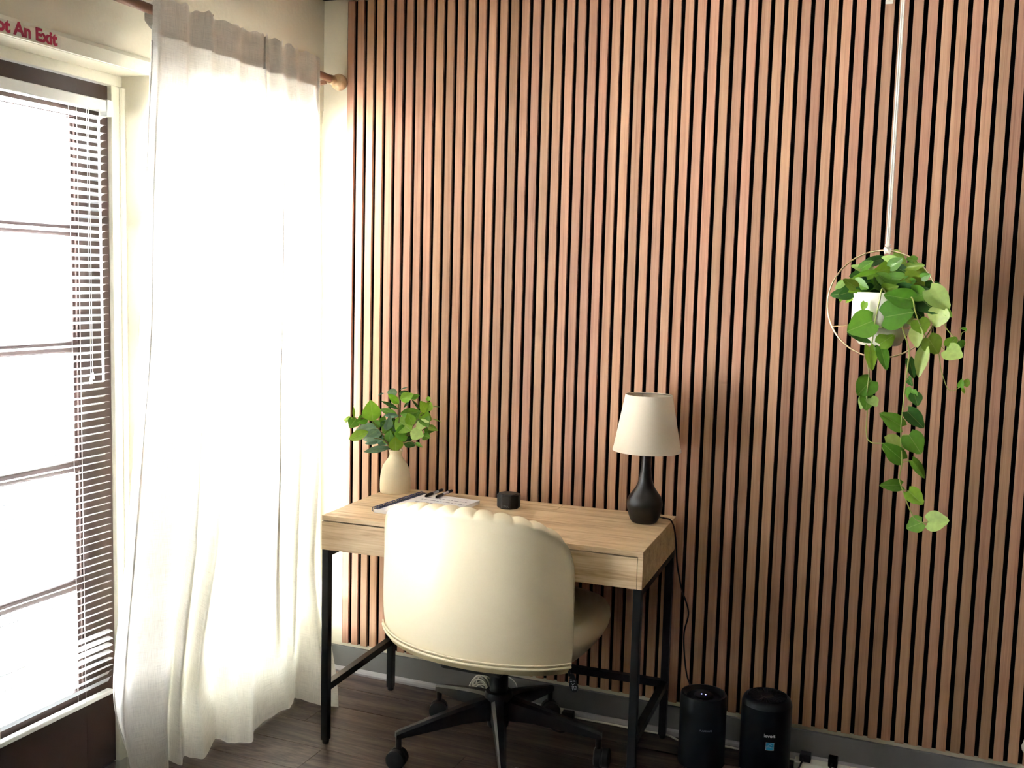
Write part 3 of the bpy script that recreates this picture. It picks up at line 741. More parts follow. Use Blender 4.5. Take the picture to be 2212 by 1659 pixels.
cpts = [LP + Vector((0.040, 0.018, 0.018)), P3(1432, 1118.5, 'z', DH + 0.004), P3(1448, 1123, 'z', DH + 0.005), P3(1456, 1140, 'x', 1.2975), P3(1460, 1170, 'x', 1.300), P3(1463, 1220, 'x', 1.303), P3(1472, 1270, 'y', -0.03), P3(1487, 1322, 'y', -0.02), P3(1478, 1365, 'y', -0.02), P3(1478, 1410, 'y', -0.02), P3(1484, 1460, 'y', -0.02), P3(1496, 1492, 'y', -0.02), P3(1505, 1530, 'y', -0.022)]
MB().tube([p - LP for p in catmull(cpts, 8)], 0.0026, 8).build('power_cord', M['lampcord'], lp)

# --- vase
VP = bp(853.5, 1062, 'z', DH); VP.z = DH
vs = thing('vase', 'cream stoneware bottle vase on the left end of the desk', 'vase', VP)
sc_ = (VP - CAM).length / F_PX * 1.0
vb = [(0.050, 0.0), (0.0535, 0.003), (0.0548, 0.03), (0.0528, 0.062), (0.0455, 0.092), (0.034, 0.112), (0.0255, 0.124), (0.0225, 0.134), (0.0228, 0.142), (0.0258, 0.152)]
vb = [(p.x, p.y) for p in catmull([Vector((a, b, 0)) for a, b in vb], 4)]
vb += [(0.0238, 0.1525), (0.021, 0.142), (0.0205, 0.130), (0.028, 0.115), (0.042, 0.085), (0.045, 0.02), (0.001, 0.012)]
MB().lathe(vb, 44).build('vase_body', M['vase'], vs)

# --- leaves
def leaf_unit(kind, curl, cup):
    L_ = 10; W_ = 6; v = []; f = []
    for i in range(L_ + 1):
        t = i / L_
        if kind == 'heart': w = 0.5 * (math.sin(PI * min(1.0, (t * 0.93 + 0.07)) ** 0.72)) ** 0.85 * (1.0 if t < 0.97 else 0.5); w = max(w, 0.004 if t > 0.9 else 0.18)
        else: w = max(0.5 * math.sin(PI * (t * 0.97 + 0.015) ** 0.85) ** 0.9, 0.01)
        for j in range(W_ + 1):
            s = -1 + 2 * j / W_; y = s * w; x = t
            if kind == 'heart': x = t - 0.13 * (abs(s) ** 1.3) * max(0.0, 1 - t * 2.2) * (1 if abs(s) > 0.1 else 0)
            z = -curl * t * t + cup * abs(s) * w - (0.02 if j == W_ // 2 else 0.0)
            v.append((x, y, z + 0.012 * math.sin(t * 9 + s * 2)))
    for i in range(L_):
        for j in range(W_): f.append((i * (W_ + 1) + j, (i + 1) * (W_ + 1) + j, (i + 1) * (W_ + 1) + j + 1, i * (W_ + 1) + j + 1))
    return mesh('leaf', v, f, M['leaf'], True)
HEARTS = [leaf_unit('heart', c, u) for c, u in ((0.12, 0.18), (0.28, 0.10), (0.05, 0.3), (0.2, 0.45))]
OVALS = [leaf_unit('oval', c, u) for c, u in ((0.12, 0.2), (0.3, 0.12), (0.02, 0.35))]
GREEN = {'b': (0.24, 0.47, 0.035), 'm': (0.13, 0.32, 0.030), 'd': (0.045, 0.155, 0.022), 'l': (0.44, 0.62, 0.17), 'o': (0.22, 0.34, 0.035), 's': (0.17, 0.32, 0.20)}  # 'd': dark foliage, also shade put into the colour of an inner leaf
def place_leaf(root, units, b, t, wpx, col, yb, yt, rnd):
    B = bp(b[0], b[1], 'y', yb); T = bp(t[0], t[1], 'y', yt); ax = T - B; ln = ax.length; ax = ax.normalized()
    to_cam = (CAM - (B + T) / 2).normalized()
    nrm = (to_cam + Vector((rnd.uniform(-0.35, 0.35), 0, rnd.uniform(-0.1, 0.45))))
    nrm = (nrm - ax * nrm.dot(ax)).normalized(); wd = nrm.cross(ax).normalized()
    wid = wpx * (CAM - B).dot(-F_) / F_PX
    Mx = Matrix(((ax.x * ln, wd.x * wid, nrm.x * ln * 0.6, B.x), (ax.y * ln, wd.y * wid, nrm.y * ln * 0.6, B.y), (ax.z * ln, wd.z * wid, nrm.z * ln * 0.6, B.z), (0, 0, 0, 1)))
    o = link('leaf', rnd.choice(units), root); o.matrix_basis = Matrix.Translation(-Vector(root.location)) @ Mx
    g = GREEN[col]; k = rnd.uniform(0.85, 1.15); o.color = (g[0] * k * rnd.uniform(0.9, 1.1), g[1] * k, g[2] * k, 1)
    return B
rnd = random.Random(3)
fo = thing('leafy_branches', 'glossy green leafy branches standing in the cream vase', 'plant', VP + Vector((0, 0, 0.16)))
def z9(x, y): return (720 + x / 9.217, 820 + y / 9.217)
VL = [((1270,250),(1070,260),110,'s'),((1310,290),(1500,230),70,'d'),((1340,400),(1600,290),150,'b'),((1300,480),(1100,290),110,'b'),((1540,370),(1715,310),80,'m'),((1400,560),(1540,380),34,'d'),((1720,600),(1560,390),40,'d'),
 ((1290,590),(960,410),60,'d'),((1270,700),(920,580),100,'m'),((1330,690),(1750,630),130,'m'),((1300,720),(1000,710),70,'s'),((1550,1020),(1230,760),280,'b'),((1580,910),(1480,670),160,'b'),((1650,930),(1890,840),160,'l'),
 ((1540,1040),(1790,1120),200,'l'),((1500,1050),(1225,1090),240,'m'),((1850,650),(1755,440),140,'b'),((1850,640),(1935,440),140,'b'),((1900,430),(1885,330),70,'b'),((1700,720),(1950,790),210,'b'),((1760,700),(1880,930),170,'m'),
 ((1880,930),(2035,985),90,'o'),((1800,1000),(1995,1030),85,'m'),((1780,1110),(1930,1160),130,'m'),((790,830),(740,440),260,'b'),((770,800),(590,590),170,'b'),((790,830),(845,580),85,'b'),((860,970),(425,1000),180,'s'),
 ((680,760),(470,860),150,'m'),((460,770),(320,960),170,'m'),((380,770),(168,795),80,'b'),((410,750),(400,530),40,'b'),((880,1000),(675,1140),115,'s'),((700,1040),(305,1190),150,'b'),((960,1080),(520,1190),150,'s'),((1000,1210),(610,1260),110,'s'),
 ((1120,1290),(830,1090),190,'s'),((1150,1350),(605,1440),100,'s'),((1060,1010),(1130,740),130,'s'),((1240,1420),(1250,1130),210,'b'),((1110,1240),(1130,1030),150,'m'),((1120,1220),(960,1190),110,'m'),((1400,1240),(1625,1315),120,'d'),((1640,1260),(1760,1335),55,'m'),
 ((1230,1160),(1190,770),230,'d'),((1440,1200),(1620,1100),110,'d'),((1330,1250),(1420,1010),170,'d'),((1000,1080),(1150,880),160,'m'),((1560,880),(1690,660),120,'m'),((2000,540),(2150,545),14,'o'),((1960,780),(2145,825),16,'o'),((1010,275),(880,320),26,'s'),((1340,200),(1480,150),22,'s'),((300,830),(220,860),26,'l')]
for b, t, w, c in VL:
    cyb = VP.y + (0.03 if c == 'd' else -0.02 if c in 'bl' else 0.0)
    place_leaf(fo, OVALS, z9(*b), z9(*t), w / 9.217 * 1.42, c, cyb, min(cyb + rnd.uniform(-0.05, 0.03), -0.012), rnd)
for k in range(22):
    b = (rnd.uniform(800, 1650), rnd.uniform(850, 1250)); a = rnd.uniform(0, 2 * PI); t = (b[0] + 230 * math.cos(a), b[1] - abs(170 * math.sin(a)))
    place_leaf(fo, OVALS, z9(*b), z9(*t), rnd.uniform(14, 20), rnd.choice('dmms'), VP.y + 0.02, VP.y + 0.02 + rnd.uniform(-0.02, 0.02), rnd)
for pts in ([(1235, 1480), (1240, 1300), (1300, 900), (1325, 650), (1305, 330), (1300, 220)], [(1215, 1480), (1120, 1330), (960, 1060), (860, 930), (740, 810), (420, 745)], [(1255, 1480), (1330, 1320), (1470, 1100), (1570, 960), (1690, 780), (1850, 640)], [(1225, 1480), (1160, 1200), (1100, 1000)], [(1265, 1480), (1380, 1290), (1500, 1230), (1640, 1260)], [(1205, 1480), (1130, 1350), (1000, 1210), (800, 1160)], [(1260, 1480), (1450, 1150), (1700, 1050), (1880, 940)]):
    P = [bp(*z9(*q), 'y', VP.y - 0.004 * i) for i, q in enumerate(pts)]
    MB().tube([p - Vector(fo.location) for p in catmull(P, 6)], 0.0023, 7, 0.0012).build('stem', M['twig'], fo)

# --- spiral notebook
n0, n1, n2 = bp(829, 1104, 'z', DH + 0.012), bp(911, 1064.5, 'z', DH + 0.012), bp(1031, 1081, 'z', DH + 0.012)
ex = (n2 - n1); ex.z = 0; wN = 0.232; ang = math.atan2(ex.y, ex.x)
ey = (n0 - n1); hN = 0.30
nb = thing('notebook', 'spiral notebook with a white printed cover lying on the desk', 'notebook', (n1.x, n1.y, DH), ang)
MB().box((0.006, -hN, 0.0005), (wN, 0, 0.0115)).build('pages', M['paper'], nb)
MB().box((0.004, -hN - 0.001, 0.0115), (wN + 0.001, 0.001, 0.0125)).build('cover', M['paper'], nb)
MB().box((0.004, -hN - 0.001, 0.0125), (0.022, 0.001, 0.0128)).build('navy_binding', M['navy'], nb)
for k in range(30):
    yy = -0.006 - k * (hN - 0.012) / 29
    MB().tube([(0.005 + 0.0115 * math.cos(a), yy + (0.0012 if math.sin(a) > 0 else 0), 0.0095 + 0.0086 * math.sin(a)) for a in [2 * PI * j / 14 for j in range(14)]], 0.0010, 5, closed=True).build('spiral_ring', M['navy'], nb)
pr_ = MB()
for a, b, c, d in ((0.075, 0.20, -0.022, -0.0235), (0.06, 0.215, -0.05, -0.075), (0.055, 0.222, -0.085, -0.105), (0.055, 0.2, -0.125, -0.15)):
    x = a
    while x < b:
        w = rnd.uniform(0.006, 0.02); pr_.add([(x, c, 0.01275), (min(x + w, b), c, 0.01275), (min(x + w, b), d if d - c > -0.004 else c - 0.007, 0.01275), (x, d if d - c > -0.004 else c - 0.007, 0.01275)], [(3, 2, 1, 0)]); x += w + 0.004
pr_.build('cover_print', M['inkgrey'], nb)['kind'] = 'stuff'
def pen(label, a, b, capc):
    A = bp(a[0], a[1], 'z', DH + 0.018); B = bp(b[0], b[1], 'z', DH + 0.018); d = (B - A); L_ = 0.142; d.z = 0; d.normalize(); rz = math.atan2(d.y, d.x)
    r = thing('pen', label, 'pen', (A.x - d.x * 0, A.y, DH + 0.0182), rz, 'pens on the notebook')
    MB().lathe([(0.0008, -L_ + 0.005), (0.0045, -L_ + 0.018), (0.005, -L_ + 0.05), (0.005, -0.045)], 12, (0, 0, 0), 'x').build('barrel', M['penclear'], r)
    MB().lathe([(0.0052, -L_ + 0.02), (0.0054, -L_ + 0.052)], 12, (0, 0, 0), 'x').build('grip', M['blackpl'], r)
    MB().lathe([(0.0052, -0.05), (0.0054, -0.012), (0.0042, -0.004), (0.003, 0.0)], 12, (0, 0, 0), 'x').build('cap', M['blackpl'], r)
    MB().box((-0.045, -0.0014, 0.005), (-0.008, 0.0014, 0.0064), 0.0004).build('clip', capc, r)
    return r
pen('clear pen nearest the navy binding, its cap plain black', (919, 1072), (830, 1106), M['blackpl'])
pen('clear pen with a silver clip, lying further onto the cover', (942, 1074), (862, 1107), M['silver'])

# --- small black speaker
SPp = bp(1098.5, 1096, 'z', DH); SPp.z = DH
sk = thing('mini_speaker', 'small black faceted desktop speaker with a row of dots', 'speaker', SPp, 0.12)
v = []; f = []; NG = 8
prof = [(0.0335, 0.0), (0.0372, 0.004), (0.0378, 0.043), (0.0362, 0.047), (0.033, 0.0475)]
for r, z in prof:
    for k in range(NG):
        a = 2 * PI * (k + 0.5) / NG
        for da in (-0.07, 0.07): v.append((r * math.cos(a + da) * 1.05, r * math.sin(a + da) * 1.05, z))
n = NG * 2
for i in range(len(prof) - 1):
    for k in range(n): f.append((i * n + k, i * n + (k + 1) % n, (i + 1) * n + (k + 1) % n, (i + 1) * n + k))
f.append(tuple(range(n - 1, -1, -1))); f.append(tuple((len(prof) - 1) * n + k for k in range(n)))
link('speaker_body', mesh('speaker_body', v, f, M['blackpl']), sk)
MB().lathe([(0.031, 0.0475), (0.031, 0.049), (0.028, 0.0482)], 32).build('speaker_top', M['lampcord'], sk)
dd = MB()
for r_, zz in ((0, 0.012), (1, 0.008)):
    for k in range(5):
        a = math.radians(-104 + k * 8 + r_ * -4); rr = 0.0386
        dd.lathe([(0.0008, -0.0004), (0.0008, 0.0004)], 6, (rr * math.cos(a), rr * math.sin(a) * 0.985 + 0.0003, zz))
dd.build('indicator_dots', M['printwhite'], sk)

# ================================================================== HANGING PLANT
YP = -0.22
RC = bp(1903, 657.5, 'y', YP); RR_ = 0.1515
def z8(x, y): return (1740 + x / 5.183, 500 + y / 5.183)
def zl(x, y): return (1780 + x / 4.365, 780 + y / 4.365)
top = RC + Vector((0.0085, 0, RR_ - 0.001))
hp = thing('hanging_planter', 'white pot in a brass ring hanging from a white cotton cord', 'planter', RC + Vector((0, 0, -RR_)))
HL = Vector(hp.location)
rot = math.radians(-12)
def ringp(a): return RC + Vector((RR_ * math.cos(a) * math.cos(rot), RR_ * math.cos(a) * math.sin(rot), RR_ * math.sin(a)))
MB().tube([ringp(2 * PI * k / 72) - HL for k in range(72)], 0.0024, 10, closed=True).build('ring', M['brass'], hp)
MB().tube([ringp(2 * PI * k / 72) - HL + Vector((0.0, 0.006, 0)) for k in range(36, 60)], 0.0022, 8).build('ring', M['brass'], hp)
PC = bp(1898, 745, 'y', YP); PC.y = YP
pr = [(0.052, 0.0), (0.057, 0.004), (0.0755, 0.034), (0.0785, 0.042), (0.0785, 0.148), (0.0745, 0.148), (0.0745, 0.13), (0.001, 0.128)]
pv = MB(); pv.lathe(pr, 20, PC - HL + Vector((0, 0, 0.0))); pv.build('pot', M['pot'], hp)
MB().lathe([(0.073, 0.1285), (0.073, 0.133), (0.02, 0.137)], 20, PC - HL).build('soil', M['soil'], hp)
MB().tube([(PC + Vector((0.0815 * math.cos(a), 0.0815 * math.sin(a), 0.052)) - HL) for a in [2 * PI * k / 40 for k in range(40)]], 0.002, 8, closed=True).build('pot_collar', M['brass'], hp)
for s_ in (-1, 1):
    aa = math.radians(207) if s_ < 0 else math.radians(-20)
    MB().tube([PC + Vector((s_ * 0.08, 0, 0.052)) - HL, ringp(aa) - HL], 0.002, 8).build('support_arm', M['brass'], hp)
rt = Vector((top.x, YP, ZC))
MB().tube([top - HL + Vector((-0.0025, 0, 0.0)), rt - HL + Vector((-0.0025, 0, 0))], 0.0027, 8).build('cord', M['cotton'], hp)
MB().tube([top - HL + Vector((0.0025, 0, 0.0)), rt - HL + Vector((0.0025, 0, 0))], 0.0027, 8).build('cord', M['cotton'], hp)
kn = MB()
for k in range(2):
    kn.tube([top - HL + Vector((0.0075 * math.cos(a), 0.0065 * math.sin(a), 0.006 * math.sin(a * 2 + k) + 0.002)) for a in [2 * PI * j / 16 for j in range(16)]], 0.0034, 7, closed=True)
kn.tube([top - HL + Vector((0.005 * math.cos(a), 0.005 * math.sin(a), 0.016 + 0.002 * math.sin(a))) for a in [2 * PI * j / 14 for j in range(14)]], 0.003, 7, closed=True)
kn.tube([top - HL + Vector((-0.004, 0, 0.004)), top - HL + Vector((-0.006, -0.004, -0.008))], 0.0025, 6)
kn.tube([top - HL + Vector((0.005, 0, 0.004)), top - HL + Vector((0.005, -0.004, -0.009))], 0.0025, 6)
kn.build('knot', M['cotton'], hp)

pt_ = thing('trailing_philodendron', 'heart-leaf trailing plant spilling from the hanging white pot', 'plant', PC + Vector((0, 0, 0.13)))
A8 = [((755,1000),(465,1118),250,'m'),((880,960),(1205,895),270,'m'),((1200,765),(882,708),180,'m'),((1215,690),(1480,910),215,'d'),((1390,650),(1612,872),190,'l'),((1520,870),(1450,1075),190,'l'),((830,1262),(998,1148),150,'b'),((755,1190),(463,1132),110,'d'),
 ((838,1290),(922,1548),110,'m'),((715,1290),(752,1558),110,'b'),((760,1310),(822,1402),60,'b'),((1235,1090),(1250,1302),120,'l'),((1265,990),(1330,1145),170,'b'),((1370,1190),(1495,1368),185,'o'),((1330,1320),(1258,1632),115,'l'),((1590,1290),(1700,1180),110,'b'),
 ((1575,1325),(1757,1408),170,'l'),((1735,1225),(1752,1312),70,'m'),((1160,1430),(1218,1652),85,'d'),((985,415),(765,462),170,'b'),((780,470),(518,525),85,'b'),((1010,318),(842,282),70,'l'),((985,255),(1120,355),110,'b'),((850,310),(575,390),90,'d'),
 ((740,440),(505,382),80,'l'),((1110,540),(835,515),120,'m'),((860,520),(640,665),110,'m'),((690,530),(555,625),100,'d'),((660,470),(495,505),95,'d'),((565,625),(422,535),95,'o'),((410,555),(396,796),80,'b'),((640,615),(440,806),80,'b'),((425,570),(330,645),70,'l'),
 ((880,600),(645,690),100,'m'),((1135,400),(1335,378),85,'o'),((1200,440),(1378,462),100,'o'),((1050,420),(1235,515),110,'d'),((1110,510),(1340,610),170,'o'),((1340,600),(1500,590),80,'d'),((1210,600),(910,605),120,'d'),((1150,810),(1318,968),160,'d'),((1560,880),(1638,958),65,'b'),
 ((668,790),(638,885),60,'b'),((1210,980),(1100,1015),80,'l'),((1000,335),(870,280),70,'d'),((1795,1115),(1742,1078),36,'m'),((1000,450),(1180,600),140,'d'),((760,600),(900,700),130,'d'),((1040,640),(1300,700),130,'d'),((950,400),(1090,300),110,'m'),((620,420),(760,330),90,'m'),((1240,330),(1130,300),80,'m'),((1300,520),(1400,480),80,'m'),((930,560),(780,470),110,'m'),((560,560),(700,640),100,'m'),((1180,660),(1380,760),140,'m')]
LB = [((445,180),(315,325),165,'m'),((410,320),(402,458),115,'m'),((372,318),(338,452),60,'l'),((435,345),(495,425),90,'l'),((735,620),(540,490),125,'m'),((795,162),(835,235),50,'d'),((835,265),(795,385),100,'m'),((850,310),(885,422),100,'d'),((785,475),(948,630),120,'d'),
 ((800,695),(922,872),165,'m'),((580,772),(778,822),160,'l'),((735,930),(565,785),130,'m'),((828,935),(955,1108),80,'m'),((730,1170),(538,1168),95,'m'),((795,1225),(938,1352),120,'b'),((925,1520),(775,1578),130,'m'),((980,1515),(1180,1503),155,'l'),((1285,248),(1305,165),45,'m'),((1330,235),(1362,160),50,'b'),((1300,250),(1330,310),25,'b')]
for Lst, zf, sc2 in ((A8, z8, 5.183), (LB, zl, 4.365)):
    for b, t, w, c in Lst:
        front = zf is zl or b[1] > 620
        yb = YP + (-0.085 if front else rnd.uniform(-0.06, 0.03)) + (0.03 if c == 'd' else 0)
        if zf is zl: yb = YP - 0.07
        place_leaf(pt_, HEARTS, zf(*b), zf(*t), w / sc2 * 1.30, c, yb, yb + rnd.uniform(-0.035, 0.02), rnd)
for k in range(26):
    a = rnd.uniform(0, 2 * PI); r = rnd.uniform(0.02, 0.075)
    b = PC + Vector((r * math.cos(a), r * math.sin(a) * 0.8, 0.150 + rnd.uniform(-0.01, 0.03))); e = b + Vector((0.055 * math.cos(a) + rnd.uniform(-.02, .02), 0.045 * math.sin(a), rnd.uniform(-0.03, 0.03)))
    place_leaf(pt_, HEARTS, pj(b), pj(e), rnd.uniform(26, 38), rnd.choice('ddmmbo'), b.y, e.y, rnd)
def vine(pts, r0=0.0022, r1=0.0015):
    MB().tube([p - Vector(pt_.location) for p in catmull(pts, 6)], r0, 7, r1).build('vine', M['stem'], pt_)
yv = YP - 0.075
vine([PC + Vector((0.02, -0.03, 0.135)), bp(*z8(860, 640), 'y', YP - 0.085), bp(*z8(830, 780), 'y', YP - 0.088), bp(*z8(780, 1000), 'y', YP - 0.088)] + [bp(*z8(745, 1240), 'y', YP - 0.08)] + [bp(*zl(*q), 'y', yv) for q in ((410, 0), (425, 120), (405, 300), (408, 470), (400, 680), (440, 765), (545, 775), (590, 775))])
vine([PC + Vector((0.05, -0.04, 0.135)), bp(*z8(1190, 740), 'y', YP - 0.09), bp(*z8(1230, 900), 'y', YP - 0.09), bp(*z8(1310, 1110), 'y', YP - 0.085), bp(*z8(1420, 1320), 'y', YP - 0.08)])
vine([PC + Vector((0.045, -0.05, 0.13)), bp(*z8(1085, 1000), 'y', YP - 0.085), bp(*z8(1095, 1110), 'y', YP - 0.085), bp(*z8(1150, 1280), 'y', yv), bp(*z8(1160, 1400), 'y', yv)] + [bp(*zl(*q), 'y', yv) for q in ((795, 0), (765, 250), (735, 520), (725, 700), (735, 950), (712, 1090), (738, 1210), (835, 1455), (925, 1520), (985, 1515))])
vine([PC + Vector((0.065, -0.02, 0.135))] + [bp(*z8(*q), 'y', YP - 0.07) for q in ((1400, 820), (1430, 1120), (1470, 1220), (1560, 1330))], 0.0016, 0.001)
vine([PC + Vector((0.07, -0.01, 0.135))] + [bp(*z8(*q), 'y', YP - 0.07) for q in ((1500, 900), (1570, 1070), (1650, 1170), (1725, 1225), (1750, 1140), (1800, 1115))], 0.0016, 0.001)
vine([bp(*z8(1490, 1350), 'y', YP - 0.07), bp(*z8(1520, 1560), 'y', YP - 0.07)] + [bp(*zl(*q), 'y', YP - 0.07) for q in ((1115, 120), (1160, 250), (1215, 280), (1285, 245), (1335, 215))], 0.0013, 0.0009)
for a, b in (((745, 465), (830, 400)), ((735, 700), (800, 698)), ((735, 960), (830, 940)), ((738, 1210), (800, 1228)), ((765, 200), (800, 165)), ((725, 640), (735, 620))):
    vine([bp(*zl(*a), 'y', yv), bp(*zl((a[0] + b[0]) / 2, (a[1] + b[1]) / 2 - 6), 'y', yv), bp(*zl(*b), 'y', yv)], 0.0011, 0.0008)

# --- small white hook high on the slats
hk = bp(1922, -6, 'y', 0.0); hook = thing('adhesive_hook', 'small white hook stuck high on the slats beside the cord', 'hook', (hk.x, -0.0012, hk.z))
MB().box((-0.011, -0.004, -0.02), (0.011, 0.0, 0.03), 0.002).build('hook_plate', M['white'], hook)
MB().tube([(0, -0.004, 0.005), (0, -0.016, -0.012), (0, -0.022, -0.012), (0, -0.025, 0.0)], 0.0035, 8).build('hook_prong', M['white'], hook)

# ================================================================== AIR PURIFIERS
def cyl_text(root, s, size, R, ang, z, mat, off=0.0):
    v, f = text_geo(s, size, off, 0.0003); w = max(p.x for p in v)
    vv = []
    for p in v:
        a = ang + (p.x - w / 2) / R; rr = R + 0.0004 + p.z; vv.append((rr * math.cos(a), rr * math.sin(a), z + p.y))
    return MB().add(vv, f).build('lettering', mat, root)
def view_ang(P): return math.atan2(CAM.y - P[1], CAM.x - P[0])
P1 = (1.428, -0.150, 0.0); R1 = 0.0735; H1 = 0.232
a1 = thing('air_purifier', 'slim black cylinder air purifier nearest the desk, blue lights on top', 'air purifier', P1)
MB().lathe([(R1 - 0.004, 0.0), (R1, 0.004), (R1, H1 - 0.008), (R1 - 0.003, H1 - 0.001), (R1 - 0.009, H1), (R1 - 0.014, H1 - 0.006), (R1 - 0.02, H1 - 0.012), (0.001, H1 - 0.013)], 56).build('purifier_body', M['purifier'], a1)
MB().lathe([(0.030, H1 - 0.013), (0.030, H1 - 0.007), (0.027, H1 - 0.005), (0.001, H1 - 0.005)], 32).build('control_dial', M['blackpl'], a1)
for dx in (-0.0065, 0.0065): MB().lathe([(0.0012, H1 - 0.005), (0.0012, H1 - 0.0042)], 10, (dx, -0.004, 0)).build('indicator_light', M['blueled'], a1)
cyl_text(a1, 'FULMINARE', 0.0075, R1, view_ang(P1) + 0.16, H1 - 0.098, M['inkgrey'], 0.0001)
P2 = (1.622, -0.125, 0.0); R2 = 0.0775; H2 = 0.250
a2 = thing('air_purifier', 'rounded black air purifier with a blue sticker, further from the desk', 'air purifier', P2)
prf = [(R2 - 0.006, 0.0), (R2 - 0.001, 0.006), (R2, 0.02), (R2, H2 - 0.045), (R2 - 0.001, H2 - 0.024), (R2 - 0.005, H2 - 0.010), (R2 - 0.0105, H2 - 0.003), (R2 - 0.016, H2)]
MB().lathe([(p.x, p.y) for p in catmull([Vector((a, b, 0)) for a, b in prf], 4)] + [(R2 - 0.0175, H2 - 0.003), (R2 - 0.0185, H2 - 0.012), (0.001, H2 - 0.014)], 56).build('purifier_body', M['purifier'], a2)
for k in range(30):
    a = 2 * PI * k / 30; MB().bar((0.018 * math.cos(a), 0.018 * math.sin(a), H2 - 0.005), ((R2 - 0.0175) * math.cos(a + 0.25), (R2 - 0.0175) * math.sin(a + 0.25), H2 - 0.004), 0.0022, 0.004).build('vent_fin', M['blackpl'], a2)
MB().lathe([(0.020, H2 - 0.014), (0.020, H2 - 0.003), (0.018, H2 - 0.001), (0.001, H2 - 0.001)], 28).build('control_pad', M['blackpl'], a2)
va = view_ang(P2)
cyl_text(a2, 'levoit', 0.0155, R2, va + 0.17, H2 - 0.105, M['printwhite'], 0.0002)
def sticker(root, R, ang, z0, w, h, mat, rr=0.0, name='sticker', curve=None):
    v = []; f = []; n = 8
    for i in range(n + 1):
        a = ang + (-w / 2 + w * i / n) / R
        d = curve(i / n) if curve else 0.0
        for zz in (z0 + d, z0 + h + d): v.append(((R + 0.0003 + rr) * math.cos(a), (R + 0.0003 + rr) * math.sin(a), zz))
    for i in range(n): f.append((2 * i, 2 * i + 2, 2 * i + 3, 2 * i + 1))
    return link(name, mesh(name, v, f, mat), root)
st = sticker(a2, R2, va + 0.20, H2 - 0.146, 0.0255, 0.0255, M['printwhite'])
sticker(st, R2, va + 0.20, H2 - 0.1447, 0.0230, 0.0229, M['stickerblue'], 0.0003, 'sticker_panel')
sticker(st, R2, va + 0.20, H2 - 0.136, 0.0205, 0.0013, M['printwhite'], 0.0006, 'sticker_line', lambda t: 0.0012 * math.sin(t * 5))
sticker(st, R2, va + 0.20, H2 - 0.1315, 0.014, 0.0009, M['printwhite'], 0.0006, 'sticker_line', lambda t: 0.004 * math.sin(t * PI))

# ================================================================== CABLES
wadP = bp(1037, 1500, 'y', -0.045); wadP.z = 0
wd_ = thing('cable_bundle', 'tangled wad of white cable on the floor behind the chair', 'cable', (wadP.x, -0.045, 0))
r5 = random.Random(5); pts = []
for k in range(150):
    a = k * 0.52; tl = 0.6 * math.sin(k * 0.11); rr = 0.034 + 0.012 * math.sin(k * 0.37)
    pts.append((rr * math.cos(a) * math.cos(tl) + 0.008 * math.sin(k * .07), 0.6 * rr * math.sin(tl + a * 0.3), 0.052 + rr * 1.05 * math.sin(a)))
pts = [(p[0], min(max(p[1], -0.03), 0.03), max(p[2], 0.003)) for p in pts]
MB().tube(catmull(pts, 3), 0.0021, 6).build('coil', M['cord'], wd_)
tail = [bp(q[0], q[1], 'y', -0.03) for q in ((1065, 1470), (1095, 1462), (1112, 1473), (1118, 1488))]
MB().tube([p - Vector(wd_.location) for p in catmull(tail, 6)], 0.0018, 6).build('loose_end', M['cord'], wd_)
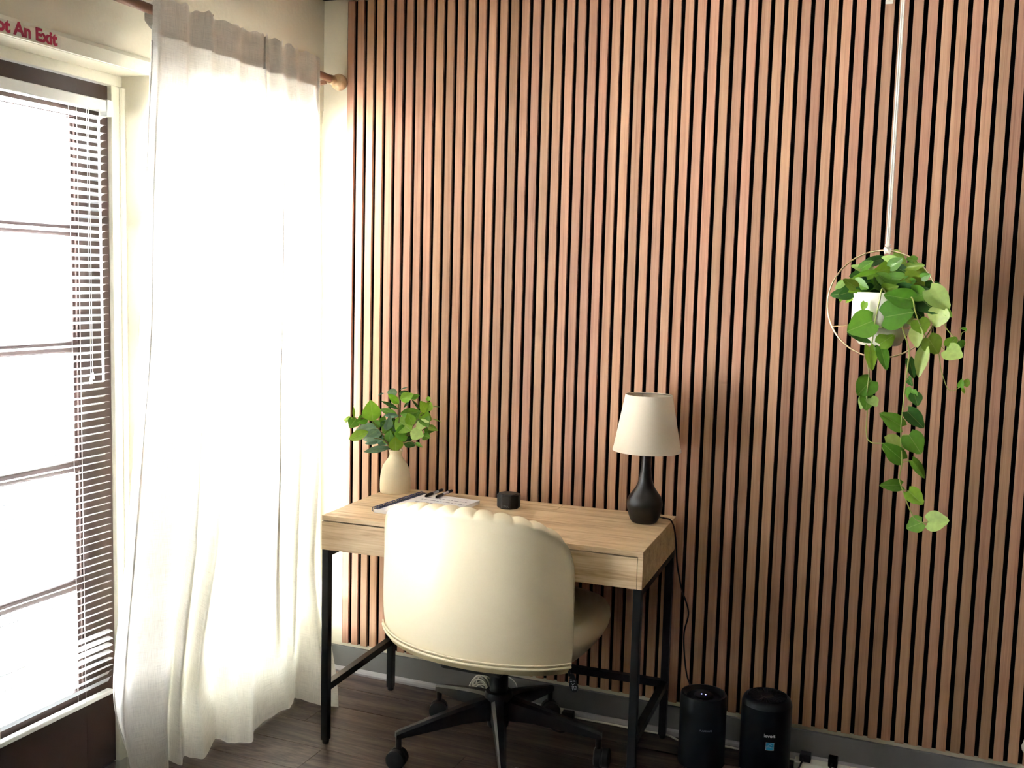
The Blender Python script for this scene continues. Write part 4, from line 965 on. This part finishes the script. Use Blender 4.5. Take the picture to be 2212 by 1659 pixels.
# extension cord along the baseboard
ec = []
for q, yy in (((1212, 1537), 0), ((1235, 1546), 0), ((1265, 1548), 0), ((1292, 1550), 0), ((1318, 1560), 0), ((1362, 1566), 0), ((1400, 1576), 0), ((1442, 1588), 0), ((1470, 1600), 0), ((1520, 1606), 0), ((1575, 1601), 0), ((1598, 1611), 0), ((1640, 1625), 0), ((1700, 1638), 0), ((1722, 1637), 0)):
    p = bp(q[0], q[1], 'z', 0.004); p.y = min(p.y, -0.012); ec.append(p)
ec0 = ec[0].copy()
ex_ = thing('extension_cord', 'thin cream extension cord running along the grey baseboard', 'cord', (ec0.x, ec0.y, 0))
MB().tube([p - Vector((ec0.x, ec0.y, 0)) for p in catmull(ec, 6)], 0.0036, 8).build('flex', M['white'], ex_)
# adapter with round dial lying by the baseboard behind the chair
ad = bp(1180, 1535, 'z', 0.0); ad.y = -0.05
adp = thing('power_adapter', 'black power adapter on the floor behind the right side of the chair base', 'adapter', (bp(1222, 1535, 'y', -0.034).x, -0.034, 0), 0.1)
MB().box((-0.012, -0.016, 0.0), (0.03, 0.016, 0.030), 0.004).build('adapter_body', M['blackpl'], adp)
MB().tube(catmull([(0.005, -0.016, 0.012), (0.008, -0.035, 0.004), (0.03, -0.07, 0.003), (0.015, -0.11, 0.003), (-0.02, -0.10, 0.003), (-0.035, -0.07, 0.003)], 8), 0.003, 7).build('adapter_lead', M['lampcord'], adp)
# power strip at right
s0 = bp(1712, 1649, 'z', 0.0); s1 = bp(1880, 1675, 'z', 0.0)
psy = -0.048
pst = thing('power_strip', 'cream power strip on the floor right of the purifiers', 'power strip', (bp(1716, 1645, 'y', psy).x, psy, 0))
MB().box((0, -0.022, 0.0), (0.235, 0.022, 0.026), 0.004).build('strip_body', M['white'], pst)
for k, x in enumerate((0.028, 0.115)):
    pg = thing('plug', ['square black plug in the power strip, nearer the purifier', 'black plug in the power strip, further from the purifier'][k], 'plug', (pst.location.x + x, psy, 0.0262), 0, 'plugs in the power strip')
    MB().box((-0.012, -0.017, 0), (0.022 - 0.006 * k, 0.017, 0.024 + 0.004 * k), 0.003).build('plug_body', M['blackpl'], pg)
    MB().tube(catmull([(0.0, -0.016, 0.012), (-0.004, -0.035, 0.004), (-0.02, -0.05, -0.022), (-0.06, -0.06 + 0.02 * k, -0.0225)], 6), 0.0028, 7).build('plug_lead', M['lampcord'], pg)
# unidentified white thing just inside the right edge
wp = bp(2212, 1610, 'y', -0.006)
wa = thing('small_white_object', 'small white object low on the slats at the right edge', 'clip', (wp.x + 0.002, -0.001, wp.z))
MB().lathe([(0.004, -0.018), (0.0075, -0.012), (0.0095, 0.0), (0.006, 0.012), (0.004, 0.02)], 14, (0, -0.011, 0)).build('white_object_body', M['white'], wa)
